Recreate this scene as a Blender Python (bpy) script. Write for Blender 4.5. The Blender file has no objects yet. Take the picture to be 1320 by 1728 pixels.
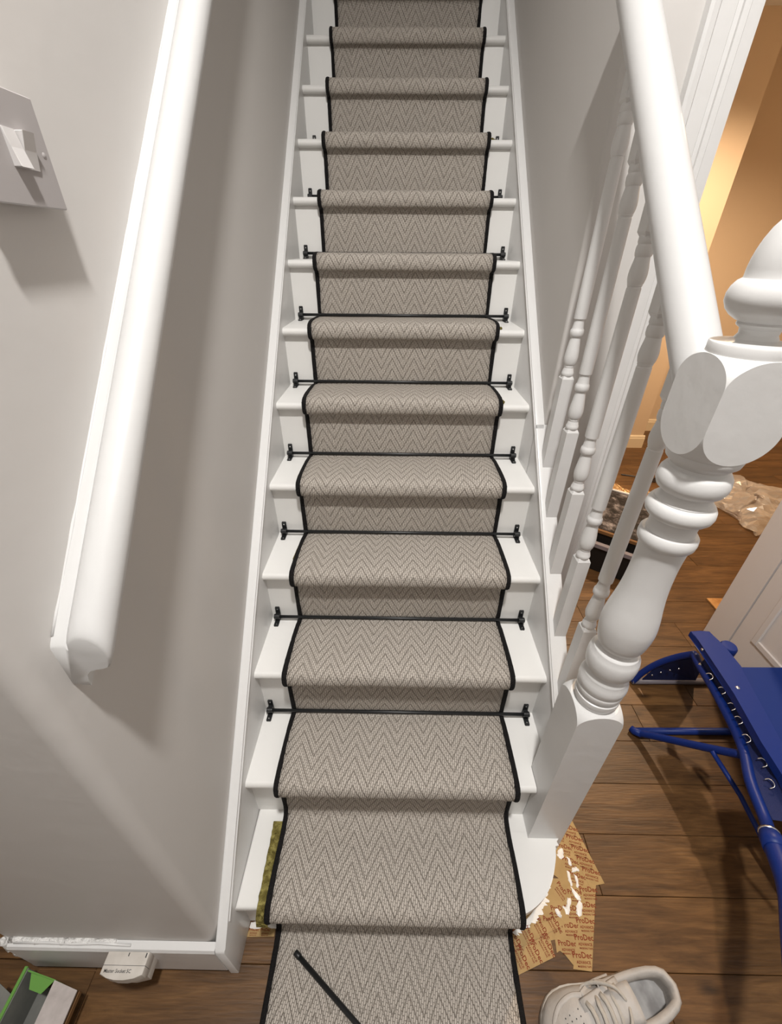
import bpy, bmesh, math, random
from mathutils import Vector, Matrix, noise
random.seed(7)
D = bpy.data
scene = bpy.context.scene
COL = scene.collection

# ------------------------------------------------------------------ camera
cam_d = D.cameras.new('camera'); cam = D.objects.new('camera', cam_d); COL.objects.link(cam)
cam_d.sensor_fit = 'HORIZONTAL'; cam_d.sensor_width = 36.0
cam_d.lens = 696.43 / 1320 * 36.0
cam_d.clip_start = 0.01
_yaw, _pitch, _roll = -0.00979621, 0.56671451, 0.00753403
_cy, _sy, _cp, _sp = math.cos(_yaw), math.sin(_yaw), math.cos(_pitch), math.sin(_pitch)
_f = Vector((_sy*_cp, _cy*_cp, -_sp)); _r = Vector((_cy, -_sy, 0)); _u = _r.cross(_f)
_cr, _sr = math.cos(_roll), math.sin(_roll)
_R = _cr*_r + _sr*_u; _U = -_sr*_r + _cr*_u
cam.matrix_world = Matrix(((_R.x, _U.x, -_f.x, -0.02214), (_R.y, _U.y, -_f.y, -0.34314), (_R.z, _U.z, -_f.z, 1.63035), (0, 0, 0, 1)))
scene.camera = cam

# ------------------------------------------------------------------ world, lights, exposure
w = D.worlds.new('world'); scene.world = w; w.use_nodes = True
w.node_tree.nodes['Background'].inputs[0].default_value = (0.8, 0.75, 0.7, 1)
w.node_tree.nodes['Background'].inputs[1].default_value = 0.02
scene.view_settings.view_transform = 'Standard'; scene.view_settings.look = 'None'
scene.view_settings.gamma = 1.0; scene.view_settings.use_curve_mapping = False
scene.view_settings.exposure = -0.12

def lamp(name, loc, power, color, radius):
    l = D.lights.new(name, 'POINT'); l.energy = power; l.color = color; l.shadow_soft_size = radius
    o = D.objects.new(name, l); o.location = loc; COL.objects.link(o); return o
def ceiling_light(name, loc, power, color, size):
    l = D.lights.new(name, 'AREA'); l.shape = 'DISK'; l.size = size; l.energy = power; l.color = color
    o = D.objects.new(name, l); o.location = loc; COL.objects.link(o); return o
ceiling_light('hall_ceiling_light', (0.07, -0.40, 3.42), 76, (1.0, 0.975, 0.945), 0.17)
lamp('hall_rear_fill', (0.45, -1.65, 3.0), 6, (1.0, 0.965, 0.93), 0.15)  # weak fill added behind the camera, not an actual fitting
l = D.lights.new('side_room_downlight', 'SPOT'); l.energy = 290; l.color = (1.0, 0.74, 0.49); l.spot_size = math.radians(150); l.spot_blend = 0.75; l.shadow_soft_size = 0.05
o = D.objects.new('side_room_downlight', l); o.location = (1.95, 2.45, 2.78); COL.objects.link(o)
lamp('side_room_fill', (3.2, 1.9, 2.3), 14, (1.0, 0.72, 0.44), 0.12)  # added ambient fill that lifts the alcove beyond the downlight
lamp('landing_fill', (0.0, 3.0, 4.4), 9, (1.0, 0.95, 0.90), 0.15)  # added fill brightening the upper steps, stands for no real lamp

# ------------------------------------------------------------------ materials
def mat(name, color, rough=0.5, spec=0.5, bump=None, metal=0.0, var=None):
    m = D.materials.new(name); m.use_nodes = True; nt = m.node_tree; b = nt.nodes['Principled BSDF']
    b.inputs['Base Color'].default_value = (*color, 1); b.inputs['Roughness'].default_value = rough
    b.inputs['Metallic'].default_value = metal; b.inputs['Specular IOR Level'].default_value = spec
    tc = nt.nodes.new('ShaderNodeTexCoord')
    if bump:
        n = nt.nodes.new('ShaderNodeTexNoise'); n.inputs['Scale'].default_value = bump[0]; n.inputs['Detail'].default_value = 4
        nt.links.new(tc.outputs['Object'], n.inputs['Vector'])
        bp = nt.nodes.new('ShaderNodeBump'); bp.inputs['Strength'].default_value = bump[1]; bp.inputs['Distance'].default_value = bump[2]
        nt.links.new(n.outputs['Fac'], bp.inputs['Height']); nt.links.new(bp.outputs['Normal'], b.inputs['Normal'])
    if var:   # blotchy colour variation: (scale, second colour, amount)
        n2 = nt.nodes.new('ShaderNodeTexNoise'); n2.inputs['Scale'].default_value = var[0]; n2.inputs['Detail'].default_value = 3
        nt.links.new(tc.outputs['Object'], n2.inputs['Vector'])
        rp = nt.nodes.new('ShaderNodeValToRGB')
        rp.color_ramp.elements[0].position = 0.35; rp.color_ramp.elements[0].color = (*color, 1)
        rp.color_ramp.elements[1].position = 0.35 + 0.4*var[2]; rp.color_ramp.elements[1].color = (*var[1], 1)
        nt.links.new(n2.outputs['Fac'], rp.inputs['Fac']); nt.links.new(rp.outputs['Color'], b.inputs['Base Color'])
    return m
M_wall = mat('wall_paint', (0.60, 0.578, 0.555), 0.55, 0.3, (14, 0.10, 0.01))
M_room = mat('room_wall_paint', (0.62, 0.50, 0.37), 0.8, 0.2, (9, 0.15, 0.01))
M_trim = mat('white_gloss', (0.70, 0.695, 0.685), 0.32, 0.5, (22, 0.12, 0.008))
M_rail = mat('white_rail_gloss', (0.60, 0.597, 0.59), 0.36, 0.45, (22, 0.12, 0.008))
M_tread = mat('white_stair_paint', (0.80, 0.79, 0.765), 0.38, 0.5, (30, 0.15, 0.004))
M_door = mat('white_door_paint', (0.70, 0.66, 0.64), 0.4, 0.4, (20, 0.08, 0.004))
M_ceil = mat('ceiling_paint', (0.75, 0.74, 0.72), 0.9, 0.1)
M_caulk = mat('rough_white_filler', (0.80, 0.79, 0.77), 0.5, 0.4, (60, 0.9, 0.02))
M_black = mat('black_metal', (0.012, 0.013, 0.014), 0.38, 0.5)
M_bind = mat('black_binding', (0.010, 0.009, 0.009), 0.85, 0.2, (260, 0.8, 0.006))
M_chrome = mat('bright_steel', (0.75, 0.75, 0.75), 0.25, 0.5, None, 1.0)
M_blue = mat('blue_enamel', (0.005, 0.023, 0.165), 0.42, 0.28, (40, 0.08, 0.004))
M_bluefab = mat('navy_fabric', (0.010, 0.018, 0.085), 0.75, 0.3, (300, 0.4, 0.003))
M_blueseat = mat('blue_seat_sheet', (0.005, 0.024, 0.155), 0.55, 0.2, (12, 0.1, 0.01))
M_greytube = mat('worn_grey_steel', (0.20, 0.18, 0.20), 0.45, 0.5, (50, 0.2, 0.003))
M_plate = mat('grey_plastic_plate', (0.40, 0.375, 0.37), 0.35, 0.4)
M_rocker = mat('white_plastic_rocker', (0.62, 0.60, 0.59), 0.3, 0.4)
M_socket = mat('cream_plastic', (0.62, 0.58, 0.53), 0.45, 0.4, (60, 0.15, 0.003), 0, (25, (0.54, 0.50, 0.45), 0.6))
M_ink = mat('dark_print', (0.05, 0.05, 0.05), 0.6, 0.2)
M_redink = mat('red_brown_print', (0.20, 0.035, 0.012), 0.6, 0.2)
M_tape = mat('masking_tape_paper', (0.42, 0.275, 0.110), 0.5, 0.35, (70, 0.25, 0.002), 0, (14, (0.35, 0.225, 0.085), 0.7))
M_paint = mat('dried_white_paint', (0.82, 0.80, 0.76), 0.35, 0.5, (80, 0.3, 0.003))
M_foam = mat('olive_foam', (0.36, 0.31, 0.10), 0.95, 0.1, (90, 1.0, 0.02), 0, (70, (0.17, 0.14, 0.04), 0.55))
M_green = mat('green_card', (0.13, 0.30, 0.06), 0.55, 0.3)
M_greycard = mat('grey_card', (0.20, 0.20, 0.18), 0.7, 0.2, None, 0, (20, (0.15, 0.15, 0.14), 0.8))
M_palecard = mat('pale_card', (0.50, 0.45, 0.43), 0.7, 0.2, None, 0, (40, (0.36, 0.32, 0.30), 1.3))
M_leather = mat('white_leather', (0.47, 0.44, 0.41), 0.5, 0.35, (35, 0.5, 0.008), 0, (12, (0.38, 0.35, 0.32), 0.9))
M_lining = mat('grey_lining', (0.30, 0.29, 0.28), 0.9, 0.1, (120, 0.5, 0.004))
M_insole = mat('grey_insole', (0.27, 0.26, 0.255), 0.9, 0.1, (90, 0.5, 0.003), 0, (26, (0.50, 0.49, 0.48), 0.8))
M_lace = mat('off_white_lace', (0.45, 0.415, 0.37), 0.85, 0.2, (200, 0.6, 0.003))
M_rubber = mat('off_white_rubber', (0.46, 0.43, 0.39), 0.6, 0.3)
M_dark = mat('black_board', (0.010, 0.008, 0.007), 0.6, 0.3)
M_brown = mat('brown_edge', (0.16, 0.08, 0.03), 0.5, 0.3)
M_offcut = mat('pale_oak_offcut', (0.50, 0.27, 0.10), 0.5, 0.3, None, 0, (30, (0.36, 0.17, 0.05), 0.8))
M_skirtroom = mat('cream_skirting', (0.72, 0.62, 0.46), 0.45, 0.4)

def mottled():
    m = mat('mottled_print', (0.02, 0.02, 0.02), 0.65, 0.25); nt = m.node_tree; b = nt.nodes['Principled BSDF']
    tc = nt.nodes.new('ShaderNodeTexCoord')
    n = nt.nodes.new('ShaderNodeTexNoise'); n.inputs['Scale'].default_value = 16; n.inputs['Detail'].default_value = 9; n.inputs['Roughness'].default_value = 0.75
    nt.links.new(tc.outputs['Object'], n.inputs['Vector'])
    rp = nt.nodes.new('ShaderNodeValToRGB'); e = rp.color_ramp.elements
    e[0].position = 0.45; e[0].color = (0.008, 0.007, 0.007, 1); e[1].position = 0.64; e[1].color = (0.26, 0.24, 0.24, 1)
    k = e.new(0.53); k.color = (0.055, 0.047, 0.048, 1)
    nt.links.new(n.outputs['Fac'], rp.inputs['Fac']); nt.links.new(rp.outputs['Color'], b.inputs['Base Color'])
    return m
M_mottle = mottled()

def foil():
    m = mat('crinkled_foil', (0.75, 0.50, 0.25), 0.18, 0.6, (45, 1.0, 0.03), 0.75); return m
M_foil = foil()

def wood():
    m = D.materials.new('oak_plank'); m.use_nodes = True; nt = m.node_tree; b = nt.nodes['Principled BSDF']; L = nt.links.new
    tc = nt.nodes.new('ShaderNodeTexCoord'); oi = nt.nodes.new('ShaderNodeObjectInfo')
    off = nt.nodes.new('ShaderNodeVectorMath'); off.operation = 'ADD'
    sc = nt.nodes.new('ShaderNodeVectorMath'); sc.operation = 'SCALE'; sc.inputs['Scale'].default_value = 37.0
    cmb = nt.nodes.new('ShaderNodeCombineXYZ')
    for i in range(3): L(oi.outputs['Random'], cmb.inputs[i])
    L(cmb.outputs[0], sc.inputs[0])
    geo = nt.nodes.new('ShaderNodeNewGeometry')
    L(geo.outputs['Position'], off.inputs[0]); L(sc.outputs[0], off.inputs[1])
    mp = nt.nodes.new('ShaderNodeMapping'); mp.inputs['Scale'].default_value = (2.2, 16, 6); L(off.outputs[0], mp.inputs['Vector'])
    n1 = nt.nodes.new('ShaderNodeTexNoise'); n1.inputs['Scale'].default_value = 1.3; n1.inputs['Detail'].default_value = 7; n1.inputs['Roughness'].default_value = 0.62; n1.inputs['Distortion'].default_value = 1.1
    L(mp.outputs[0], n1.inputs['Vector'])
    mp2 = nt.nodes.new('ShaderNodeMapping'); mp2.inputs['Scale'].default_value = (14, 190, 20); L(off.outputs[0], mp2.inputs['Vector'])
    n2 = nt.nodes.new('ShaderNodeTexNoise'); n2.inputs['Scale'].default_value = 1.0; n2.inputs['Detail'].default_value = 3; L(mp2.outputs[0], n2.inputs['Vector'])
    mp3 = nt.nodes.new('ShaderNodeMapping'); mp3.inputs['Scale'].default_value = (3.2, 7, 5); L(off.outputs[0], mp3.inputs['Vector'])
    vor = nt.nodes.new('ShaderNodeTexVoronoi'); vor.inputs['Scale'].default_value = 1.0; L(mp3.outputs[0], vor.inputs['Vector'])
    rp = nt.nodes.new('ShaderNodeValToRGB'); e = rp.color_ramp.elements
    e[0].position = 0.28; e[0].color = (0.060, 0.029, 0.010, 1); e[1].position = 0.72; e[1].color = (0.185, 0.095, 0.035, 1)
    k = e.new(0.5); k.color = (0.120, 0.059, 0.021, 1)
    L(n1.outputs['Fac'], rp.inputs['Fac'])
    mx = nt.nodes.new('ShaderNodeMix'); mx.data_type = 'RGBA'; mx.blend_type = 'MULTIPLY'; mx.inputs[0].default_value = 0.55
    g = nt.nodes.new('ShaderNodeMapRange'); g.inputs[1].default_value = 0.3; g.inputs[2].default_value = 0.7; g.inputs[3].default_value = 0.55; g.inputs[4].default_value = 1.15
    L(n2.outputs['Fac'], g.inputs[0]); L(rp.outputs['Color'], mx.inputs[6]); L(g.outputs[0], mx.inputs[7])
    kn = nt.nodes.new('ShaderNodeMapRange'); kn.inputs[1].default_value = 0.03; kn.inputs[2].default_value = 0.13; kn.inputs[3].default_value = 0.30; kn.inputs[4].default_value = 1.0
    L(vor.outputs['Distance'], kn.inputs[0])
    mx2 = nt.nodes.new('ShaderNodeMix'); mx2.data_type = 'RGBA'; mx2.blend_type = 'MULTIPLY'; mx2.inputs[0].default_value = 1.0
    L(mx.outputs[2], mx2.inputs[6]); L(kn.outputs[0], mx2.inputs[7])
    hs = nt.nodes.new('ShaderNodeMapRange'); hs.inputs[3].default_value = 0.78; hs.inputs[4].default_value = 1.18; L(oi.outputs['Random'], hs.inputs[0])
    mx3 = nt.nodes.new('ShaderNodeMix'); mx3.data_type = 'RGBA'; mx3.blend_type = 'MULTIPLY'; mx3.inputs[0].default_value = 1.0
    L(mx2.outputs[2], mx3.inputs[6]); L(hs.outputs[0], mx3.inputs[7]); L(mx3.outputs[2], b.inputs['Base Color'])
    b.inputs['Roughness'].default_value = 0.42; b.inputs['Specular IOR Level'].default_value = 0.35
    bp = nt.nodes.new('ShaderNodeBump'); bp.inputs['Strength'].default_value = 0.25; bp.inputs['Distance'].default_value = 0.003
    L(n2.outputs['Fac'], bp.inputs['Height']); L(bp.outputs['Normal'], b.inputs['Normal'])
    return m
M_wood = wood()

def carpet():
    m = D.materials.new('herringbone_carpet'); m.use_nodes = True; nt = m.node_tree; b = nt.nodes['Principled BSDF']; L = nt.links.new
    N = nt.nodes.new
    uv = N('ShaderNodeUVMap'); sp = N('ShaderNodeSeparateXYZ')
    # yarn wobble so the chevrons look woven
    wn = N('ShaderNodeTexNoise'); wn.inputs['Scale'].default_value = 170; wn.inputs['Detail'].default_value = 2; L(uv.outputs[0], wn.inputs['Vector'])
    wv = N('ShaderNodeVectorMath'); wv.operation = 'MULTIPLY_ADD'; wv.inputs[1].default_value = (0.0032, 0.0036, 0); L(wn.outputs['Color'], wv.inputs[0]); L(uv.outputs[0], wv.inputs[2])
    L(wv.outputs[0], sp.inputs[0])
    def mth(op, a, bb=None, c=None):
        n = N('ShaderNodeMath'); n.operation = op
        for i, v in enumerate((a, bb, c)):
            if v is None: continue
            if isinstance(v, (int, float)): n.inputs[i].default_value = v
            else: L(v, n.inputs[i])
        return n.outputs[0]
    P, Dv, A = 0.0785, 0.0365, 0.074
    t = mth('MULTIPLY', mth('ABSOLUTE', mth('SUBTRACT', mth('FRACT', mth('DIVIDE', sp.outputs[0], P)), 0.5)), 2.0)
    ph = mth('ADD', mth('DIVIDE', sp.outputs[1], Dv), mth('MULTIPLY', t, A / Dv))
    ln = mth('MULTIPLY', mth('ABSOLUTE', mth('SUBTRACT', mth('FRACT', ph), 0.5)), 2.0)      # 1 at a groove
    gv = N('ShaderNodeMapRange'); gv.interpolation_type = 'SMOOTHSTEP'; gv.inputs[1].default_value = 0.79; gv.inputs[2].default_value = 0.96; L(ln, gv.inputs[0])
    # loops of yarn, long along the runner
    mp = N('ShaderNodeMapping'); mp.inputs['Rotation'].default_value = (0, 0, math.radians(90+9)); L(wv.outputs[0], mp.inputs['Vector'])
    br = N('ShaderNodeTexBrick'); br.offset = 0.5; br.squash = 1.0
    for nm, v in (('Scale', 1.0), ('Mortar Size', 0.0011), ('Mortar Smooth', 1.0), ('Brick Width', 0.0135), ('Row Height', 0.0056)): br.inputs[nm].default_value = v
    br.inputs['Color1'].default_value = (0.80, 0.80, 0.80, 1); br.inputs['Color2'].default_value = (1, 1, 1, 1); br.inputs['Mortar'].default_value = (0, 0, 0, 1)
    L(mp.outputs[0], br.inputs['Vector'])
    lp = N('ShaderNodeSeparateColor'); L(br.outputs['Color'], lp.inputs[0])
    fl = N('ShaderNodeTexNoise'); fl.inputs['Scale'].default_value = 420; fl.inputs['Detail'].default_value = 2; L(uv.outputs[0], fl.inputs['Vector'])
    base = N('ShaderNodeMix'); base.data_type = 'RGBA'; base.inputs[6].default_value = (0.270, 0.240, 0.206, 1); base.inputs[7].default_value = (0.535, 0.486, 0.432, 1); L(lp.outputs[0], base.inputs[0])
    mxf = N('ShaderNodeMix'); mxf.data_type = 'RGBA'; mxf.blend_type = 'MULTIPLY'; mxf.inputs[0].default_value = 0.5
    fr = N('ShaderNodeMapRange'); fr.inputs[1].default_value = 0.3; fr.inputs[2].default_value = 0.7; fr.inputs[3].default_value = 0.75; fr.inputs[4].default_value = 1.2; L(fl.outputs['Fac'], fr.inputs[0])
    L(base.outputs[2], mxf.inputs[6]); L(fr.outputs[0], mxf.inputs[7])
    mx = N('ShaderNodeMix'); mx.data_type = 'RGBA'; mx.inputs[7].default_value = (0.155, 0.128, 0.098, 1); L(mxf.outputs[2], mx.inputs[6])
    L(mth('MULTIPLY', gv.outputs[0], 0.50), mx.inputs[0]); L(mx.outputs[2], b.inputs['Base Color'])
    b.inputs['Roughness'].default_value = 0.95; b.inputs['Specular IOR Level'].default_value = 0.1
    h = mth('SUBTRACT', mth('MULTIPLY', lp.outputs[0], 0.5), mth('MULTIPLY', gv.outputs[0], 0.8))
    bp = N('ShaderNodeBump'); bp.inputs['Strength'].default_value = 0.8; bp.inputs['Distance'].default_value = 0.004; L(h, bp.inputs['Height']); L(bp.outputs['Normal'], b.inputs['Normal'])
    return m
M_carpet = carpet()

def film():
    m = D.materials.new('clear_film'); m.use_nodes = True; nt = m.node_tree; nt.nodes.remove(nt.nodes['Principled BSDF']); out = nt.nodes['Material Output']
    tr = nt.nodes.new('ShaderNodeBsdfTransparent'); tr.inputs[0].default_value = (0.96, 0.94, 0.92, 1)
    gl = nt.nodes.new('ShaderNodeBsdfGlossy'); gl.inputs['Roughness'].default_value = 0.14; gl.inputs[0].default_value = (1, 1, 1, 1)
    df = nt.nodes.new('ShaderNodeBsdfDiffuse'); df.inputs[0].default_value = (0.8, 0.76, 0.72, 1)
    a = nt.nodes.new('ShaderNodeMixShader'); a.inputs[0].default_value = 0.30; bmix = nt.nodes.new('ShaderNodeMixShader'); bmix.inputs[0].default_value = 0.28
    nt.links.new(tr.outputs[0], a.inputs[1]); nt.links.new(df.outputs[0], a.inputs[2])
    nt.links.new(a.outputs[0], bmix.inputs[1]); nt.links.new(gl.outputs[0], bmix.inputs[2]); nt.links.new(bmix.outputs[0], out.inputs['Surface'])
    return m
M_film = film()

# ------------------------------------------------------------------ helpers
def link(name, me, m, parent=None, smooth=False, **props):
    me.materials.clear(); me.materials.append(m)
    if smooth:
        for p in me.polygons: p.use_smooth = True
    o = D.objects.new(name, me); COL.objects.link(o)
    if parent is not None: o.parent = parent
    for k, v in props.items(): o[k] = v
    return o
def obj(name, bm, m, parent=None, smooth=False, **props):
    me = D.meshes.new(name); bmesh.ops.recalc_face_normals(bm, faces=bm.faces); bm.to_mesh(me); bm.free()
    return link(name, me, m, parent, smooth, **props)
def empty(name, label, cat, loc=(0, 0, 0), group=None, rz=0.0):
    o = D.objects.new(name, None); o.location = loc; o.rotation_euler = (0, 0, rz); COL.objects.link(o)
    o['label'] = label; o['category'] = cat; o.empty_display_size = 0.05
    if group: o['group'] = group
    return o
def tag(o, label, cat, group=None):
    o['label'] = label; o['category'] = cat
    if group: o['group'] = group
    return o
def box(bm, x0, x1, y0, y1, z0, z1, bev=0.0, seg=1):
    vs = [bm.verts.new((x, y, z)) for x in (x0, x1) for y in (y0, y1) for z in (z0, z1)]
    idx = [(0, 1, 3, 2), (4, 6, 7, 5), (0, 4, 5, 1), (2, 3, 7, 6), (0, 2, 6, 4), (1, 5, 7, 3)]
    fs = [bm.faces.new([vs[i] for i in q]) for q in idx]
    if bev > 0:
        es = list({e for f in fs for e in f.edges})
        bmesh.ops.bevel(bm, geom=es, offset=bev, segments=seg, profile=0.5, affect='EDGES')
    return fs
def boxbm(*a, **k):
    bm = bmesh.new(); box(bm, *a, **k); return bm
def prism(bm, poly, h0, h1, axis='z', bev=0.0, seg=2):
    """extrude a 2-D outline: axis z -> (x,y), axis x -> (y,z), axis y -> (x,z)"""
    def P(a, b, h): return {'z': (a, b, h), 'x': (h, a, b), 'y': (a, h, b)}[axis]
    A = [bm.verts.new(P(a, b, h0)) for a, b in poly]; B = [bm.verts.new(P(a, b, h1)) for a, b in poly]
    n = len(poly); fs = [bm.faces.new(A), bm.faces.new(B[::-1])]
    for i in range(n): fs.append(bm.faces.new((A[i], B[i], B[(i+1) % n], A[(i+1) % n])))
    if bev > 0:
        es = [e for f in fs[:2] for e in f.edges]
        bmesh.ops.bevel(bm, geom=es, offset=bev, segments=seg, profile=0.5, affect='EDGES')
def lathe(bm, prof, cx=0, cy=0, seg=40, cap=True):
    rings = []
    for r, z in prof:
        if r < 1e-5: rings.append([bm.verts.new((cx, cy, z))])
        else: rings.append([bm.verts.new((cx + r*math.cos(2*math.pi*i/seg), cy + r*math.sin(2*math.pi*i/seg), z)) for i in range(seg)])
    for a, b in zip(rings, rings[1:]):
        for i in range(seg):
            j = (i+1) % seg
            if len(a) == 1 and len(b) == 1: continue
            if len(a) == 1: bm.faces.new((a[0], b[j], b[i]))
            elif len(b) == 1: bm.faces.new((a[i], a[j], b[0]))
            else: bm.faces.new((a[i], a[j], b[j], b[i]))
    if cap:
        if len(rings[0]) > 1: bm.faces.new(rings[0][::-1])
        if len(rings[-1]) > 1: bm.faces.new(rings[-1])
def tube(bm, pts, r, seg=10, cap=True, flat=None):
    pts = [Vector(p) for p in pts]; rs = r if isinstance(r, (list, tuple)) else [r]*len(pts)
    rings = []; up = None
    for i, p in enumerate(pts):
        t = (pts[min(i+1, len(pts)-1)] - pts[max(i-1, 0)]).normalized()
        if up is None:
            up = Vector((0, 0, 1)) if abs(t.z) < 0.9 else Vector((1, 0, 0))
        sd = t.cross(up).normalized(); up = sd.cross(t).normalized()
        ring = []
        for k in range(seg):
            a = 2*math.pi*k/seg; fx, fz = (flat if flat else (1, 1))
            ring.append(bm.verts.new(p + sd*math.cos(a)*rs[i]*fx + up*math.sin(a)*rs[i]*fz))
        rings.append(ring)
    for a, b in zip(rings, rings[1:]):
        for k in range(seg): bm.faces.new((a[k], a[(k+1) % seg], b[(k+1) % seg], b[k]))
    if cap: bm.faces.new(rings[0][::-1]); bm.faces.new(rings[-1])
def tubebm(*a, **k):
    bm = bmesh.new(); tube(bm, *a, **k); return bm
def cr(pts, n=8):
    """Catmull-Rom through points (any dimension)"""
    out = []; P = [Vector(p) for p in pts]
    for i in range(len(P)-1):
        p0, p1, p2, p3 = P[max(i-1, 0)], P[i], P[i+1], P[min(i+2, len(P)-1)]
        for k in range(n):
            t = k/n
            out.append(0.5*((2*p1) + (p2-p0)*t + (2*p0-5*p1+4*p2-p3)*t*t + (3*p1-p0-3*p2+p3)*t**3))
    out.append(P[-1]); return out
def slab(bm, pts, z0, z1):
    prism(bm, pts, z0, z1, 'z')
def smooth_by_angle(o, ang=40):
    me = o.data
    for p in me.polygons: p.use_smooth = True
    bm = bmesh.new(); bm.from_mesh(me)
    for e in bm.edges:
        if len(e.link_faces) == 2 and e.calc_face_angle(0) > math.radians(ang): e.smooth = False
    bm.to_mesh(me); bm.free()
    return o

RISE, GO, NOSE = 0.19954, 0.2, 0.0216
NS = 14
SX = 0.42          # inner face of the strings
WLX, WRX = -0.445, 0.449   # wall faces
YW = 0.91          # wall with the doorway

# ------------------------------------------------------------------ the setting: floor with planks
floor = obj('floor', boxbm(-2.4, 4.4, -2.4, 4.2, -0.06, -0.014), M_dark, None, kind='structure')
PW = 0.1555
proto = {}
for Ln in (0.9, 1.2, 1.5):
    bm = bmesh.new(); box(bm, 0, Ln-0.0012, 0, PW-0.0012, -0.014, 0.0, 0.0012, 1)
    me = D.meshes.new('plank'); bmesh.ops.recalc_face_normals(bm, faces=bm.faces); bm.to_mesh(me); bm.free(); me.materials.append(M_wood); proto[Ln] = me
rr = random.Random(3)
row = 0
y = -0.0625 - 12*PW
while y < 3.95:
    x = -1.75 - rr.random()*0.9
    while x < 4.2:
        Ln = rr.choice((0.9, 1.2, 1.5))
        vis = not (x > -0.40 and x + Ln < 0.40 and y > 0.25) and x + Ln > -1.9
        if y > 1.2 and x + Ln < 0.5: vis = False
        if vis:
            o = D.objects.new('plank', proto[Ln]); o.location = (x, y, rr.uniform(-0.0006, 0.0)); COL.objects.link(o); o.parent = floor
        x += Ln
    y += PW; row += 1

# ------------------------------------------------------------------ walls
def arc(cx, cy, r, a0, a1, n=6):
    return [(cx + r*math.cos(math.radians(a0 + (a1-a0)*i/n)), cy + r*math.sin(math.radians(a0 + (a1-a0)*i/n))) for i in range(n+1)]
bm = bmesh.new()
rc = 0.028
out = [(WLX, 3.5)] + arc(WLX-rc, -0.060+rc, rc, 0, -90, 8) + arc(-0.985+0.02, -0.06+0.02, 0.02, -90, -180, 5) + [(-0.985, 0.09), (-0.60, 0.09), (-0.60, 3.5)]
prism(bm, out, 0.0, 4.7, 'z')
smooth_by_angle(obj('wall_left', bm, M_wall, kind='structure'))
bm = bmesh.new()
out = [(WRX, 3.5), (WRX, YW+0.012)] + arc(WRX+0.012, YW+0.012, 0.012, 180, 270, 4) + [(0.690, YW), (0.690, YW+0.12), (0.57, YW+0.12), (0.57, 3.5)]
prism(bm, out, 0.0, 4.7, 'z')
smooth_by_angle(obj('wall_right', bm, M_wall, kind='structure'))
bm = bmesh.new(); box(bm, 0.690, 1.475, YW, YW+0.12, 2.12, 4.7); box(bm, 1.475, 1.72, YW, YW+0.12, 0.0, 4.7)
obj('wall_doorway', bm, M_wall, kind='structure')
obj('wall_hall_side', boxbm(1.60, 1.72, -2.3, YW, 0.0, 3.5), M_wall, kind='structure')
obj('wall_hall_rear', boxbm(-2.3, 1.72, -2.42, -2.3, 0.0, 3.5), M_wall, kind='structure')
obj('wall_far_left', boxbm(-2.42, -2.3, -2.42, 1.5, 0.0, 3.5), M_wall, kind='structure')
obj('wall_side_passage', boxbm(-2.3, -0.60, 1.3, 1.42, 0.0, 3.5), M_wall, kind='structure')
obj('wall_landing', boxbm(-0.60, 0.57, 3.5, 3.62, 0.0, 4.7), M_wall, kind='structure')
obj('ceiling', boxbm(-2.3, 1.72, -2.3, 0.62, 3.5, 3.62), M_ceil, kind='structure')
obj('ceiling_passage', boxbm(-2.3, -0.60, 0.62, 1.42, 3.5, 3.62), M_ceil, kind='structure')
obj('wall_over_ceiling', boxbm(-0.60, 1.72, 0.50, 0.62, 3.62, 4.7), M_wall, kind='structure')
obj('ceiling_landing', boxbm(-0.60, 1.72, 0.50, 3.62, 4.7, 4.8), M_ceil, kind='structure')
obj('floor_landing', boxbm(-0.445, 0.449, 2.64, 3.5, 2.55, 2.79), M_trim, kind='structure')
# side room: chimney breast and alcove, side wall, ceiling
obj('wall_chimney_breast', boxbm(0.57, 2.385, 3.47, 4.05, 0.0, 2.9), M_room, kind='structure')
obj('wall_alcove', boxbm(2.385, 4.2, 3.93, 4.05, 0.0, 2.9), M_room, kind='structure')
obj('wall_room_side', boxbm(4.08, 4.2, YW, 3.93, 0.0, 2.9), M_room, kind='structure')
obj('wall_room_front', boxbm(1.72, 4.2, YW, YW+0.12, 0.0, 2.9), M_room, kind='structure')
obj('ceiling_room', boxbm(0.57, 4.2, YW+0.12, 4.05, 2.9, 3.0), M_ceil, kind='structure')
def skirt_prof(h, t): return [(0, 0), (-t, 0), (-t, h-0.03), (-t*0.75, h-0.022), (-t*0.75, h-0.012), (-t*0.3, h), (0, h)]
bm = bmesh.new(); prism(bm, [(3.47+a, b) for a, b in skirt_prof(0.125, 0.018)], 0.9, 2.40, 'x')
obj('baseboard_chimney', bm, M_skirtroom, kind='structure')
bm = bmesh.new(); prism(bm, [(3.93+a, b) for a, b in skirt_prof(0.125, 0.018)], 2.385, 4.08, 'x')
obj('baseboard_alcove', bm, M_skirtroom, kind='structure')
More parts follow.
